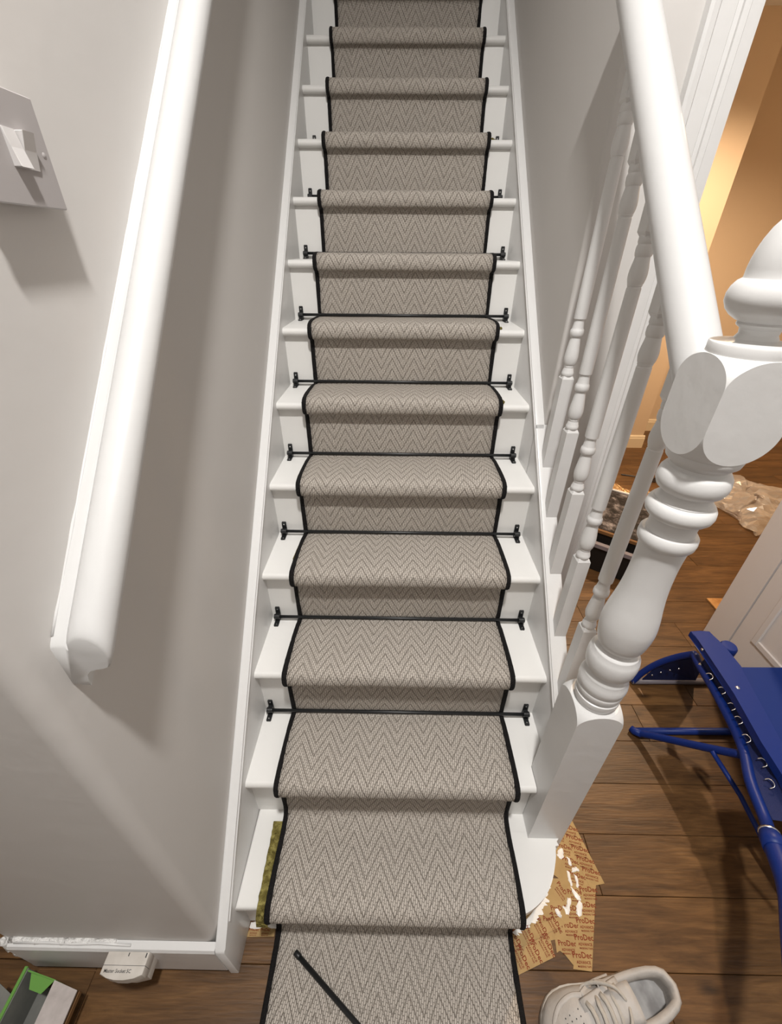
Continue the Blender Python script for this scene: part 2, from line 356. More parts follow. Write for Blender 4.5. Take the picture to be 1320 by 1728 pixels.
# skirting under the left wall, with the cut, slightly open bottom edge
bm = bmesh.new(); prism(bm, [(-0.080, 0.026), (-0.080, 0.182), (-0.076, 0.190), (-0.0605, 0.192), (-0.0605, 0.026)], -0.955, -0.4455, 'x')
sk = obj('baseboard_left', bm, M_trim, kind='structure')
bm = bmesh.new()
tube(bm, [(-0.955+0.022*i, -0.064+0.001*math.sin(i*1.7), 0.192+0.001*math.sin(i*0.9+1)) for i in range(13)], [0.0065+0.0012*math.sin(i*2.3) for i in range(13)], 8)
obj('filler_bead', bm, M_caulk, sk, True)
bm = bmesh.new()
tube(bm, [(-0.968+0.004*math.sin(i*2.1), -0.066+0.003*math.sin(i*3.3), 0.002+0.022*i) for i in range(10)], [0.010+0.002*math.sin(i*1.9) for i in range(10)], 8)
obj('filler_bead', bm, M_caulk, sk, True)
obj('floor_edge_strip', boxbm(-0.955, -0.70, -0.083, -0.081, -0.004, 0.002), M_brown, sk)
# doorway trims
def architrave(x0, sgn):
    pr = [(0, 0), (0, -0.022), (0.006, -0.026), (0.018, -0.024), (0.024, -0.016), (0.056, -0.016), (0.060, -0.010), (0.068, -0.013), (0.074, -0.009), (0.086, -0.011), (0.089, -0.007), (0.108, -0.007), (0.108, 0.0)]
    bm = bmesh.new(); prism(bm, [(x0+sgn*a, YW+b) for a, b in pr], 0.0, 2.19, 'z'); return bm
t1 = obj('trim_1', architrave(0.588, 1), M_trim, kind='structure')
obj('door_lining', boxbm(0.690, 0.704, YW-0.004, YW+0.125, 0, 2.12), M_trim, t1)
bm = bmesh.new(); box(bm, 1.492, 1.575, YW-0.02, YW, 0.0, 2.19, 0.003)
t2 = obj('trim_2', bm, M_door, kind='structure')
obj('door_lining', boxbm(1.460, 1.476, YW+0.0005, YW+0.125, 0, 2.12), M_door, t2)
bm = bmesh.new(); box(bm, 0.588, 1.575, YW-0.022, YW, 2.12, 2.215, 0.003)
obj('trim_3', bm, M_trim, kind='structure')
# door leaf standing open against the hall side
dl = obj('door_1', boxbm(1.4615, 1.489, 0.13, 0.906, 0.012, 2.0, bev=0.002), M_door, kind='structure')
def frame_rect(y0, y1, z0, z1):
    bm = bmesh.new(); a, b = 1.4535, 1.4625
    box(bm, a+0.0005, b, y0+0.026, y1-0.026, z0+0.0003, z0+0.028, 0.003); box(bm, a+0.0005, b, y0+0.026, y1-0.026, z1-0.028, z1-0.0003, 0.003)
    box(bm, a, b, y0, y0+0.028, z0, z1, 0.004); box(bm, a, b, y1-0.028, y1, z0, z1, 0.004)
    return bm
for (y0, y1, z0, z1) in ((0.23, 0.48, 0.275, 0.86), (0.56, 0.83, 0.275, 0.86), (0.23, 0.48, 1.02, 1.88), (0.56, 0.83, 1.02, 1.88)):
    obj('panel_moulding', frame_rect(y0, y1, z0, z1), M_door, dl)

# ------------------------------------------------------------------ staircase
stair = empty('staircase', 'straight flight of white painted stairs climbing between two walls', 'staircase', (0, 0, 0))
def nose_prof(k, back):
    Y0, Z = (k-1)*GO, k*RISE; t = 0.026
    pts = [(back, Z), (Y0+0.011, Z)]
    for i in range(1, 8):
        a = math.radians(90 + 180*i/8); pts.append((Y0+0.012+0.013*math.cos(a), Z-t/2+t/2*math.sin(a)))
    pts += [(Y0+0.013, Z-t), (back, Z-t)]
    return pts
# first step: rounded bullnose end
ctrl = [(0.474, 0.170), (0.452, 0.150), (0.440, 0.114), (0.412, 0.062), (0.376, 0.026), (0.322, -0.001), (0.27, -0.003)]
curve = [(p.x, p.y) for p in cr([(a, b) for a, b in ctrl], 5)]
bm = bmesh.new()
prism(bm, [(-SX, GO+NOSE+0.02), (-SX, -0.001)] + curve[::-1] + [(0.474, GO+NOSE+0.02)], RISE-0.026, RISE, 'z', 0.008, 3)
smooth_by_angle(obj('tread', bm, M_tread, stair))
cv2 = [(a-0.020 if a > 0.3 else a, b+0.022) for a, b in curve]
bm = bmesh.new(); prism(bm, [(-SX, NOSE+0.02), (-SX, NOSE)] + cv2[::-1] + [(0.454, 0.20), (0.43, 0.20), (0.30, NOSE+0.02)], 0.0, RISE-0.026, 'z')
smooth_by_angle(obj('riser', bm, M_tread, stair))
for k in range(2, NS+1):
    bm = bmesh.new(); prism(bm, nose_prof(k, k*GO+NOSE+0.012), -SX, SX if k > 2 else 0.374, 'x')
    if k == 2: prism(bm, [(0.374, 0.262), (SX, 0.262), (SX, 2*GO+NOSE+0.012), (0.374, 2*GO+NOSE+0.012)], 2*RISE-0.026, 2*RISE, 'z')
    smooth_by_angle(obj('tread', bm, M_tread, stair), 50)
    y0 = (k-1)*GO+NOSE
    obj('riser', boxbm(-SX, SX if k > 2 else 0.374, y0, y0+0.012, (k-1)*RISE, k*RISE-0.026), M_tread, stair)
def string_mesh(x0, x1, ya, yb, foot):
    """sloped board: top edge z = Y + 0.258, a small bead on the inner edge"""
    up = lambda Y: Y + 0.258
    lo = lambda Y: max(0.0, Y - 0.26)
    bm = bmesh.new()
    poly = foot + [(yb, lo(yb)), (yb, up(yb)), (ya, up(ya))]
    prism(bm, poly, x0, x1, 'x', 0.0035, 2)
    return bm
bm = string_mesh(-0.4448, -SX, -0.052, 2.9, [(-0.0765, 0.193), (-0.0805, 0.186), (-0.0805, 0.0), (0.26, 0.0)])
smooth_by_angle(obj('side_string', bm, M_trim, stair))
bm = string_mesh(SX, 0.4495, 0.90, 2.9, [(0.90, 0.64)])
bm2 = string_mesh(SX, 0.4665, 0.262, YW-0.001, [(0.262, 0.10)])
me = D.meshes.new('tmp'); bm2.to_mesh(me); bm.from_mesh(me); bm2.free(); D.meshes.remove(me)
smooth_by_angle(obj('side_string', bm, M_trim, stair))
# moulded line along the inner top edge of both strings
for nm, x0, x1, ya, yb in (('string_bead', -SX-0.001, -SX+0.003, -0.03, 2.9), ('string_bead', SX-0.003, SX+0.001, 0.27, 2.9)):
    bm = bmesh.new(); prism(bm, [(ya, ya+0.246), (yb, yb+0.246), (yb, yb+0.252), (ya, ya+0.252)], x0, x1, 'x', 0.001, 1); obj(nm, bm, M_trim, stair)
bm = bmesh.new(); prism(bm, [(0.262, 0.0), (YW-0.002, 0.0), (YW-0.002, 0.9), (0.262, 0.25)], 0.436, 0.460, 'x'); obj('spandrel_panel', bm, M_trim, stair)

# ------------------------------------------------------------------ newel post
NX, NY, NH = 0.4245, 0.2115, 0.0495
newel = empty('newel_post', 'white turned newel post with squared blocks and acorn top at stair foot', 'newel post', (NX, NY, 0))
def turned_block(name, h, z0, z1, s0, s1):
    """square block whose faces end in elliptical arches where the lathe cut the corners"""
    pr = []; n = 16; R2 = h*1.46
    if s0 > 0:
        pr += [(h*math.sqrt(max(0.02, 2-(1-i/n)**2))*0.999, z0+s0*i/n) for i in range(n)]
    pr += [(R2, z0+s0), (R2, z1-s1)]
    if s1 > 0: pr += [(h*math.sqrt(max(0.02, 2-(i/n)**2))*0.999, z1-s1+s1*i/n) for i in range(1, n+1)]
    A = bmesh.new(); lathe(A, pr, 0, 0, 128); o = obj(name, A, M_trim, newel)
    B = boxbm(-h, h, -h, h, z0-0.01, z1+0.01); c = obj('cutter', B, M_trim, newel)
    md = o.modifiers.new('b', 'BOOLEAN'); md.operation = 'INTERSECT'; md.solver = 'EXACT'; md.object = c
    dg = bpy.context.evaluated_depsgraph_get(); me = D.meshes.new_from_object(o.evaluated_get(dg)); o.modifiers.clear(); o.data = me
    D.objects.remove(c); return smooth_by_angle(o, 24)
turned_block('base_block', NH, 0.0, 0.800, 0.0, 0.036)
def smooth_prof(pts, n=4, sharp=()):
    return [(max(p.x, 0), p.y) for p in cr(pts, n)]
prof = [(0.0405, 0.796), (0.0405, 0.814), (0.0450, 0.815), (0.0455, 0.821), (0.0450, 0.826), (0.0405, 0.828), (0.0405, 0.838), (0.0455, 0.839), (0.0465, 0.846), (0.0458, 0.850), (0.0440, 0.852), (0.0462, 0.854), (0.0483, 0.863), (0.0483, 0.869), (0.0468, 0.878), (0.0440, 0.886), (0.0440, 0.888), (0.0435, 0.891),
        (0.0395, 0.899), (0.0390, 0.906), (0.0435, 0.908), (0.0470, 0.917), (0.0485, 0.930), (0.0485, 0.942), (0.0465, 0.953), (0.0425, 0.960), (0.0425, 0.962), (0.0415, 0.964), (0.0340, 0.969), (0.0335, 0.974)]
prof += [(p.x, p.y) for p in cr([(0.0335, 0.974), (0.0385, 0.979), (0.0430, 0.990), (0.0465, 1.010), (0.0480, 1.030), (0.0475, 1.046), (0.0450, 1.068), (0.0415, 1.090), (0.0378, 1.118), (0.0358, 1.145), (0.0350, 1.172), (0.0352, 1.197), (0.0365, 1.218), (0.0368, 1.224)], 3)]
prof += [(0.0368, 1.225), (0.0400, 1.226), (0.0425, 1.230), (0.0435, 1.238), (0.0428, 1.246), (0.0400, 1.250), (0.0355, 1.251), (0.0345, 1.258), (0.0348, 1.268), (0.0365, 1.276), (0.0372, 1.278), (0.0425, 1.279), (0.0468, 1.284), (0.0485, 1.291), (0.0475, 1.299), (0.0440, 1.305), (0.0405, 1.307), (0.0405, 1.309), (0.0385, 1.310), (0.0352, 1.316), (0.0352, 1.322), (0.0390, 1.325), (0.0445, 1.329),
         (0.0482, 1.337), (0.0485, 1.346), (0.0468, 1.355), (0.0430, 1.361), (0.0385, 1.363), (0.0385, 1.368), (0.0420, 1.372), (0.0472, 1.377), (0.0490, 1.384), (0.0490, 1.392)]
bm = bmesh.new(); lathe(bm, prof, 0, 0, 56); smooth_by_angle(obj('turned_column', bm, M_trim, newel), 38)
turned_block('top_block', NH, 1.388, 1.522, 0.046, 0.036)
fin = [(0.0470, 1.517), (0.0480, 1.519), (0.0480, 1.533), (0.0470, 1.535), (0.030, 1.537), (0.0235, 1.5395), (0.0205, 1.545), (0.0215, 1.551), (0.0262, 1.554), (0.0270, 1.556), (0.0262, 1.5585), (0.0300, 1.5600), (0.0375, 1.5645), (0.0440, 1.571), (0.0482, 1.5795), (0.0488, 1.588), (0.0465, 1.596), (0.0425, 1.602), (0.0385, 1.6045), (0.0380, 1.606), (0.0382, 1.615), (0.0375, 1.624), (0.0358, 1.634), (0.0330, 1.644), (0.0285, 1.6545), (0.0220, 1.664), (0.0130, 1.671), (0.0, 1.674)]
bm = bmesh.new(); lathe(bm, fin, 0, 0, 56); smooth_by_angle(obj('acorn_finial', bm, M_trim, newel), 38)

# ------------------------------------------------------------------ handrails
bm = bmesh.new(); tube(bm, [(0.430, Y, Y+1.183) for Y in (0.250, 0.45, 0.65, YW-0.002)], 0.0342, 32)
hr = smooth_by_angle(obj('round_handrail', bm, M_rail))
tag(hr, 'thick round white handrail sloping up from newel post over balusters', 'handrail')
# pig's-ear rail on the left wall, section in (distance from wall, height across the slope)
sec = [(0.0, -0.001), (0.017, 0.0005), (0.0205, -0.003), (0.0225, 0.0035), (0.030, 0.009), (0.038, 0.0125), (0.047, 0.0130), (0.056, 0.0105), (0.0635, 0.005), (0.0685, -0.003), (0.0700, -0.012), (0.0685, -0.021), (0.0630, -0.028), (0.055, -0.0305), (0.045, -0.032), (0.034, -0.035), (0.0265, -0.041), (0.0235, -0.050), (0.0225, -0.058), (0.0, -0.056)]
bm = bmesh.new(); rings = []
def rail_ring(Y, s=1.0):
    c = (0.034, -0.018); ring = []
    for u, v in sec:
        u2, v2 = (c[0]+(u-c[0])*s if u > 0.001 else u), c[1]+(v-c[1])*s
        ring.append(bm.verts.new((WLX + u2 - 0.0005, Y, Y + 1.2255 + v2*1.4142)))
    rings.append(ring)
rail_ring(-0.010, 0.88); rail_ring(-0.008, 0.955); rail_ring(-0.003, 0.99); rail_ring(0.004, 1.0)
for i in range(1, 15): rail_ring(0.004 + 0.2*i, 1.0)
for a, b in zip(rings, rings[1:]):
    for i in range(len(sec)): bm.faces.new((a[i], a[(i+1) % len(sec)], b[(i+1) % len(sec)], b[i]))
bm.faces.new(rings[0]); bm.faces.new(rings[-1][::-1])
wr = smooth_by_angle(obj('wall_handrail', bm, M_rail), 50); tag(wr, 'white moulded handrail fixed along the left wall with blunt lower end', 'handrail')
# rough painted-over filler along the rail's wall edge
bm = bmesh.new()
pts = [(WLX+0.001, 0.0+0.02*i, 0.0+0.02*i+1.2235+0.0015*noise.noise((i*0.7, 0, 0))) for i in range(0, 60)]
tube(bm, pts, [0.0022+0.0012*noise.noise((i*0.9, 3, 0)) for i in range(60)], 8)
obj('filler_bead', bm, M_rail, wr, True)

# ------------------------------------------------------------------ balusters
BX = 0.4485
bys = [0.355, 0.472, 0.595, 0.714, 0.825]
blab = ['white turned baluster standing closest to the newel post', 'white turned baluster second up the stairs from the newel post', 'white turned baluster in the middle of the five, third from newel post',
        'white turned baluster fourth up from the newel post, second from wall end', 'white turned baluster highest up the stairs, against the wall end']
def sqring(bm, h, z, ch=0.0):
    return [bm.verts.new((x*h, y*h, z)) for x, y in ((-1, -1), (1, -1), (1, 1), (-1, 1))]
def baluster_meshes():
    H = 0.0160
    bm = bmesh.new()     # base block: foot cut to the slope of the string
    lo = [bm.verts.new((x*H, y*H, y*H + 0.0003)) for x, y in ((-1, -1), (1, -1), (1, 1), (-1, 1))]
    hi = sqring(bm, H, 0.250); tp = sqring(bm, 0.0125, 0.257)
    for a, b in ((lo, hi), (hi, tp)):
        for i in range(4): bm.faces.new((a[i], a[(i+1) % 4], b[(i+1) % 4], b[i]))
    bm.faces.new(lo[::-1]); bm.faces.new(tp); A = bm
    pr = [(0.0125, 0.254), (0.0150, 0.2575), (0.0162, 0.262), (0.0158, 0.267), (0.0145, 0.2695), (0.0142, 0.273), (0.0128, 0.277), (0.0122, 0.2805), (0.0132, 0.2825), (0.0125, 0.2845)]
    pr += [(p.x, p.y) for p in cr([(0.0125, 0.2845), (0.0152, 0.289), (0.0172, 0.297), (0.0178, 0.306), (0.0168, 0.320), (0.0148, 0.336), (0.0130, 0.350), (0.0122, 0.356)], 2)]
    pr += [(0.0145, 0.3575), (0.0168, 0.362), (0.0172, 0.368), (0.0165, 0.374), (0.0145, 0.3765), (0.0142, 0.379), (0.0130, 0.386), (0.0122, 0.395), (0.0120, 0.3985), (0.0152, 0.4005), (0.0155, 0.404)]
    pr += [(0.0152, 0.50), (0.0145, 0.60), (0.0138, 0.70), (0.0137, 0.715), (0.0128, 0.716), (0.0128, 0.7185), (0.0140, 0.7195), (0.0138, 0.722)]
    pr += [(p.x, p.y) for p in cr([(0.0150, 0.724), (0.0166, 0.731), (0.0172, 0.740), (0.0162, 0.750), (0.0144, 0.761), (0.0136, 0.768)], 2)]
    pr += [(0.0150, 0.770), (0.0162, 0.775), (0.0162, 0.784), (0.0152, 0.787), (0.0145, 0.789), (0.0160, 0.7925), (0.0160, 0.800), (0.0135, 0.804)]
    B = bmesh.new(); lathe(B, pr, 0, 0, 24)
    C = bmesh.new()
    lo = sqring(C, 0.0120, 0.801); m1 = sqring(C, H, 0.808); hi = [C.verts.new((x*H, y*H, 0.879 + y*H)) for x, y in ((-1, -1), (1, -1), (1, 1), (-1, 1))]
    for a, b in ((lo, m1), (m1, hi)):
        for i in range(4): C.faces.new((a[i], a[(i+1) % 4], b[(i+1) % 4], b[i]))
    C.faces.new(lo[::-1]); C.faces.new(hi)
    return A, B, C
A, B, C = baluster_meshes()
b0 = empty('baluster', blab[0], 'baluster', (BX, bys[0], bys[0]+0.258), 'turned balusters under the handrail')
parts = [obj('base_block', A, M_trim, b0), smooth_by_angle(obj('turned_shaft', B, M_trim, b0), 40), obj('top_block', C, M_trim, b0)]
for by, lb in zip(bys[1:], blab[1:]):
    r = b0.copy(); COL.objects.link(r); r.location = (BX, by, by+0.258); r['label'] = lb
    for c in parts:
        d = c.copy(); COL.objects.link(d); d.parent = r

# ------------------------------------------------------------------ carpet runner
def runner_path():
    pts = [(-0.62, 0.0115), (-0.45, 0.0115), (-0.25, 0.0115), (-0.10, 0.0115), (-0.045, 0.0125), (-0.012, 0.016), (0.004, 0.026)]
    for k in range(1, NS+1):
        Y0, Z = (k-1)*GO, k*RISE
        rb = Y0 + NOSE - 0.0105          # carpet face on the riser
        if k == 1: pts += [(rb-0.004, 0.05), (rb-0.001, Z-0.055)]
        elif k == 2: pts += [(rb-0.002, Z-RISE+0.055), (rb, Z-0.055)]
        else: pts += [(rb-0.001, Z-RISE+0.026), (rb, Z-0.10), (rb+0.001, Z-0.052)]
        q = 0.004 if k == 1 else 0.0
        pts += [(rb-0.006, Z-0.037), (Y0-0.013-q, Z-0.031), (Y0-0.0200-q, Z-0.019), (Y0-0.0205-q, Z-0.003), (Y0-0.0125, Z+0.0135), (Y0+0.008, Z+0.0215), (Y0+0.05, Z+0.0235), (Y0+0.11, Z+0.0215)]
        if k == 1: pts += [(Y0+0.155, Z+0.0165), (Y0+GO-0.008, Z+0.021), (Y0+GO+0.004, Z+0.032)]
        elif k < NS: pts += [(Y0+GO-0.035, Z+0.0175), (Y0+GO-0.006, Z+0.0115), (Y0+GO+0.0085, Z+0.0135)]
    return cr(pts, 4)
path = runner_path()
def redge(Y):
    Y = max(Y, -0.45); c = -0.0080+0.0072*Y; h = 0.3315-0.0012*Y; return c-h, c+h
S = [0.0]
for a, b in zip(path, path[1:]): S.append(S[-1]+(b-a).length)
NXC = 22
bm = bmesh.new(); uvl = bm.loops.layers.uv.new('UVMap'); grid = []
for i, p in enumerate(path):
    xl, xr = redge(p.x); row_ = []
    nrm = (path[min(i+1, len(path)-1)] - path[max(i-1, 0)]).normalized(); nrm = Vector((-nrm.y, nrm.x))
    for j in range(NXC+1):
        x = xl+0.010+(xr-xl-0.020)*j/NXC
        wob = 0.0016*noise.noise((x*7, S[i]*9, 0)) 
        row_.append((bm.verts.new((x, p.x+nrm.x*wob, p.y+nrm.y*wob)), x, S[i]))
    grid.append(row_)
for i in range(len(path)-1):
    for j in range(NXC):
        q = (grid[i][j], grid[i][j+1], grid[i+1][j+1], grid[i+1][j])
        f = bm.faces.new([v[0] for v in q])
        for lp, v in zip(f.loops, q): lp[uvl].uv = (v[1]+0.0105-0.0085*min(v[2]*0.5, 2), v[2])
me = D.meshes.new('stair_runner'); bm.to_mesh(me); bm.free()
runner = link('stair_runner', me, M_carpet, None, True)
tag(runner, 'beige herringbone stair carpet runner edged in black, running down onto the floor', 'carpet runner')
md = runner.modifiers.new('thick', 'SOLIDIFY'); md.thickness = 0.008; md.offset = -1
for sidx in (0, 1):
    bm = bmesh.new(); rings = []
    for i, p in enumerate(path):
        tg = (path[min(i+1, len(path)-1)] - path[max(i-1, 0)]).normalized(); nrm = Vector((-tg.y, tg.x))
        e = redge(p.x)[sidx]; jit = 0.0007*noise.noise((i*0.8, sidx*9, 1)); ring = []
        for k in range(10):
            a = 2*math.pi*k/10; u = math.cos(a)*(0.0085+jit); v = math.sin(a)*(0.0058+jit)-0.0035
            ring.append(bm.verts.new((e+u+(-0.0085 if sidx else 0.0085), p.x+nrm.x*v, p.y+nrm.y*v)))
        rings.append(ring)
    for a, b in zip(rings, rings[1:]):
        for k in range(10): bm.faces.new((a[k], a[(k+1) % 10], b[(k+1) % 10], b[k]))
    bm.faces.new(rings[0][::-1]); bm.faces.new(rings[-1])
    obj('bound_edge', bm, M_bind, runner, True, label='black bound edge')

# ------------------------------------------------------------------ stair rods
def bracket_bm():
    bm = bmesh.new()
    # leaf up the riser, leaf along the tread, socket for the rod
    prism(bm, [(-0.0075, 0.0), (0.0075, 0.0), (0.0075, 0.044), (0.0060, 0.047), (-0.0060, 0.047), (-0.0075, 0.044)], -0.0034, 0.0, 'y')
    prism(bm, [(-0.0075, 0.0), (0.0075, 0.0), (0.0075, -0.040), (0.0060, -0.043), (-0.0060, -0.043), (-0.0075, -0.040)], 0.0, 0.0034, 'z')
    tube(bm, [(-0.0095, -0.0165, 0.0185), (-0.0085, -0.0165, 0.0185), (0.0085, -0.0165, 0.0185), (0.0095, -0.0165, 0.0185)], [0.0075, 0.0085, 0.0085, 0.0075], 14)
    box(bm, -0.0075, 0.0075, -0.019, -0.001, 0.001, 0.021)
    return bm
def screw_bm():
    bm = bmesh.new(); tube(bm, [(0, -0.0032, 0.0375), (0, -0.0048, 0.0375)], [0.0026, 0.0022], 8)
    return bm
def screw2_bm():
    bm = bmesh.new(); tube(bm, [(0, -0.0345, 0.0032), (0, -0.0345, 0.0048)], [0.0026, 0.0022], 8); return bm
rodlab = {2: 'black stair rod lowest on the flight, above the loose bottom carpet', 3: 'black stair rod second up from the bottom of the flight', 4: 'black stair rod third up from the bottom of the flight', 5: 'black stair rod fourth up from the bottom of the flight',
          6: 'black stair rod fifth up from the bottom of the flight', 7: 'black stair rod sixth up from the bottom of the flight', 8: 'black stair rod seventh up, bar just showing over the carpet nose', 9: 'black stair rod eighth up, only its bracket ends showing beside the carpet', 10: 'black stair rod topmost of the flight, only a tip showing behind the nosing'}
bracket_me = None
for k in range(2, 11):
    Yc, Zc = k*GO+NOSE, k*RISE
    cx = -0.0065+0.006*Yc; hl = 0.3995-0.0028*Yc
    t = empty('stair_rod', rodlab[k], 'stair rod', (cx, Yc, Zc), 'black rods holding the runner')
    obj('bar', tubebm([(-hl-0.004, -0.0170, 0.0190), (hl+0.004, -0.0170, 0.0190)], 0.0052, 12), M_black, t, True)
    for sx in (-1, 1):
        if bracket_me is None:
            b = smooth_by_angle(obj('bracket', bracket_bm(), M_black, t), 40); bracket_me = b.data
            s1 = obj('screw', screw_bm(), M_chrome, b); s2 = obj('screw', screw2_bm(), M_chrome, b); sm = (s1.data, s2.data)
        else:
            b = D.objects.new('bracket', bracket_me); COL.objects.link(b); b.parent = t
            for q in sm:
                s1 = D.objects.new('screw', q); COL.objects.link(s1); s1.parent = b
        b.location = (sx*hl, 0, 0)
lr = empty('loose_stair_rod', 'loose black rod lying slantwise on the carpet at the foot of the stairs', 'stair rod', (-0.27, -0.047, 0.0))
dv = Vector((0.171, -0.116, 0)).normalized()
st = Vector((-0.003, 0.002, 0.0195))
obj('bar', tubebm([st+dv*0.0, st+dv*0.62], 0.0062, 14), M_black, lr, True)
obj('end_cap', tubebm([st-dv*0.004, st-dv*0.003, st+dv*0.012, st+dv*0.013], [0.0058, 0.0072, 0.0072, 0.0064], 14), M_black, lr, True)

# ------------------------------------------------------------------ foam underlay
rf = random.Random(5)
bm = bmesh.new()
L_, R_ = [], []
n = 26
for i in range(n+1):
    Y = -0.028 + (0.188+0.028)*i/n
    L_.append((-0.3660 + rf.uniform(-0.0011, 0.0011) + 0.004*(1-i/n), Y))
R_ = [(-0.30, 0.188), (-0.30, -0.022)]
gridv = []
for i, (x, Y) in enumerate(L_):
    zt = RISE + 0.0105 + rf.uniform(-0.0012, 0.0012) - (0.035 if i == 0 else 0.010 if i == 1 else 0.003 if i == 2 else 0)
    gridv.append([bm.verts.new((x, Y, zt-0.009)), bm.verts.new((x+0.001, Y, zt-0.002)), bm.verts.new((x+0.003, Y, zt)), bm.verts.new((x+0.03, Y, zt)), bm.verts.new((x+0.03, Y, zt-0.009))])
for a, b in zip(gridv, gridv[1:]):
    for j in range(5): bm.faces.new((a[j], a[(j+1) % 5], b[(j+1) % 5], b[j]))
bm.faces.new(gridv[0]); bm.faces.new(gridv[-1][::-1])
ul = obj('foam_underlay', bm, M_foam); tag(ul, 'strip of mottled olive foam underlay showing beside the carpet on the bottom step', 'underlay')
def tuft(x, Y, z, sx, sy, lab, seed):
    r_ = random.Random(seed); bm = bmesh.new(); bmesh.ops.create_icosphere(bm, subdivisions=2, radius=1.0)
    for v in bm.verts:
        f = 1+0.5*noise.noise(v.co*2+Vector((seed, 0, 0))); v.co = Vector((v.co.x*sx*f, v.co.y*sy*f, max(v.co.z, -0.3)*0.006*f+0.002))
    o = obj('underlay_tuft', bm, M_foam); o.location = (x, Y, z); tag(o, lab, 'underlay', 'foam tufts peeping out beside the runner'); return o
tuft(0.338, 1.225, 7*RISE, 0.009, 0.012, 'olive foam tuft on the right of the seventh step from the floor', 3)
tuft(0.336, 1.035, 6*RISE, 0.008, 0.018, 'olive foam tuft on the right of the sixth step from the floor', 5)
tuft(-0.335, 0.86, 5*RISE, 0.006, 0.016, 'thin olive foam tuft on the left of the fifth step from the floor', 8)
tuft(-0.337, 0.70, 4*RISE, 0.005, 0.055, 'long sliver of olive foam along the carpet edge, left of fourth step', 11)
tuft(0.342, 1.83, 10*RISE, 0.018, 0.014, 'olive foam tuft on the right behind the tenth step nosing', 14)

# ------------------------------------------------------------------ light switch on the left wall
sw = empty('light_switch', 'grey double rocker light switch on the left wall above the handrail', 'light switch', (WLX, 0.217, 1.7165))
obj('back_box', boxbm(0.0, 0.0195, -0.060, 0.046, -0.046, 0.046, bev=0.003), M_rocker, sw)
obj('plate', boxbm(0.0195, 0.0240, -0.066, 0.0505, -0.049, 0.049, bev=0.0012), M_plate, sw)
def rocker(yc, tilt):
    bm = bmesh.new(); w = 0.0085
    a, b = (0.0255, 0.0325) if tilt else (0.0325, 0.0255)
    prism(bm, [(0.0235, 0.016), (b, 0.016), ((a+b)/2-0.001, 0.0), (a, -0.016), (0.0235, -0.016)], yc-w, yc+w, 'y', 0.0006, 1)
    return bm
obj('rocker', rocker(-0.003, False), M_rocker, sw); obj('rocker', rocker(0.0155, True), M_rocker, sw)
for yy in (-0.053, 0.041):
    bm = bmesh.new(); tube(bm, [(0.0235, yy, 0), (0.0242, yy, 0)], [0.0035, 0.003], 12); obj('screw_cap', bm, M_plate, sw, True)

# ------------------------------------------------------------------ lettering helper
def text_bm(s, size, extra=0.0):
    cu = D.curves.new('lettering', 'FONT'); cu.body = s; cu.size = size; cu.align_x = 'CENTER'; cu.align_y = 'CENTER'; cu.offset = extra; cu.resolution_u = 2
    o = D.objects.new('lettering', cu); COL.objects.link(o)
    dg = bpy.context.evaluated_depsgraph_get(); me = D.meshes.new_from_object(o.evaluated_get(dg))
    D.objects.remove(o); D.curves.remove(cu)
    bm = bmesh.new(); bm.from_mesh(me); D.meshes.remove(me); return bm

# ------------------------------------------------------------------ telephone master socket on the skirting
so = empty('phone_socket', 'cream telephone socket fixed to the left skirting board near the floor', 'socket', (-0.650, -0.080, 0.160))
bm = bmesh.new(); front = [(-0.050, -0.038), (-0.032, -0.0435), (-0.012, -0.0465), (0.010, -0.0465), (0.032, -0.0435), (0.050, -0.038)]
prism(bm, [(-0.050, 0.0), *front, (0.050, 0.0)], 0.0, 0.032, 'z', 0.0015, 2)
smooth_by_angle(obj('front_cover', bm, M_socket, so), 35)
bm = bmesh.new(); prism(bm, [(-0.047, 0.0), (-0.047, -0.033), (-0.02, -0.039), (0.015, -0.039), (0.047, -0.033), (0.047, 0.0)], -0.045, 0.0, 'z', 0.003, 2)
smooth_by_angle(obj('back_box', bm, M_socket, so), 35)
obj('seam', boxbm(-0.0502, 0.0502, -0.0235, -0.0228, 0.0005, 0.0323), M_ink, so)
obj('slot', boxbm(0.043, 0.0455, -0.010, -0.002, 0.026, 0.0326), M_ink, so); obj('slot', boxbm(0.001, 0.003, -0.008, -0.002, 0.026, 0.0326), M_ink, so)
bm = text_bm('Master Socket 5C', 0.0088, 0.0001); bm.transform(Matrix.Translation((-0.011, -0.0325, 0.0323)))
obj('lettering', bm, M_ink, so, label='printed words on the socket')
bm = bmesh.new(); tube(bm, [(-0.052+0.05-0.001*0, 0.010, 0.034), (-0.08, 0.012, 0.036), (-0.14, 0.0105, 0.0335), (-0.21, 0.0115, 0.035), (-0.29, 0.011, 0.034)], 0.0028, 8)
obj('cable', bm, M_trim, so, True, label='white painted-over cable along the skirting')

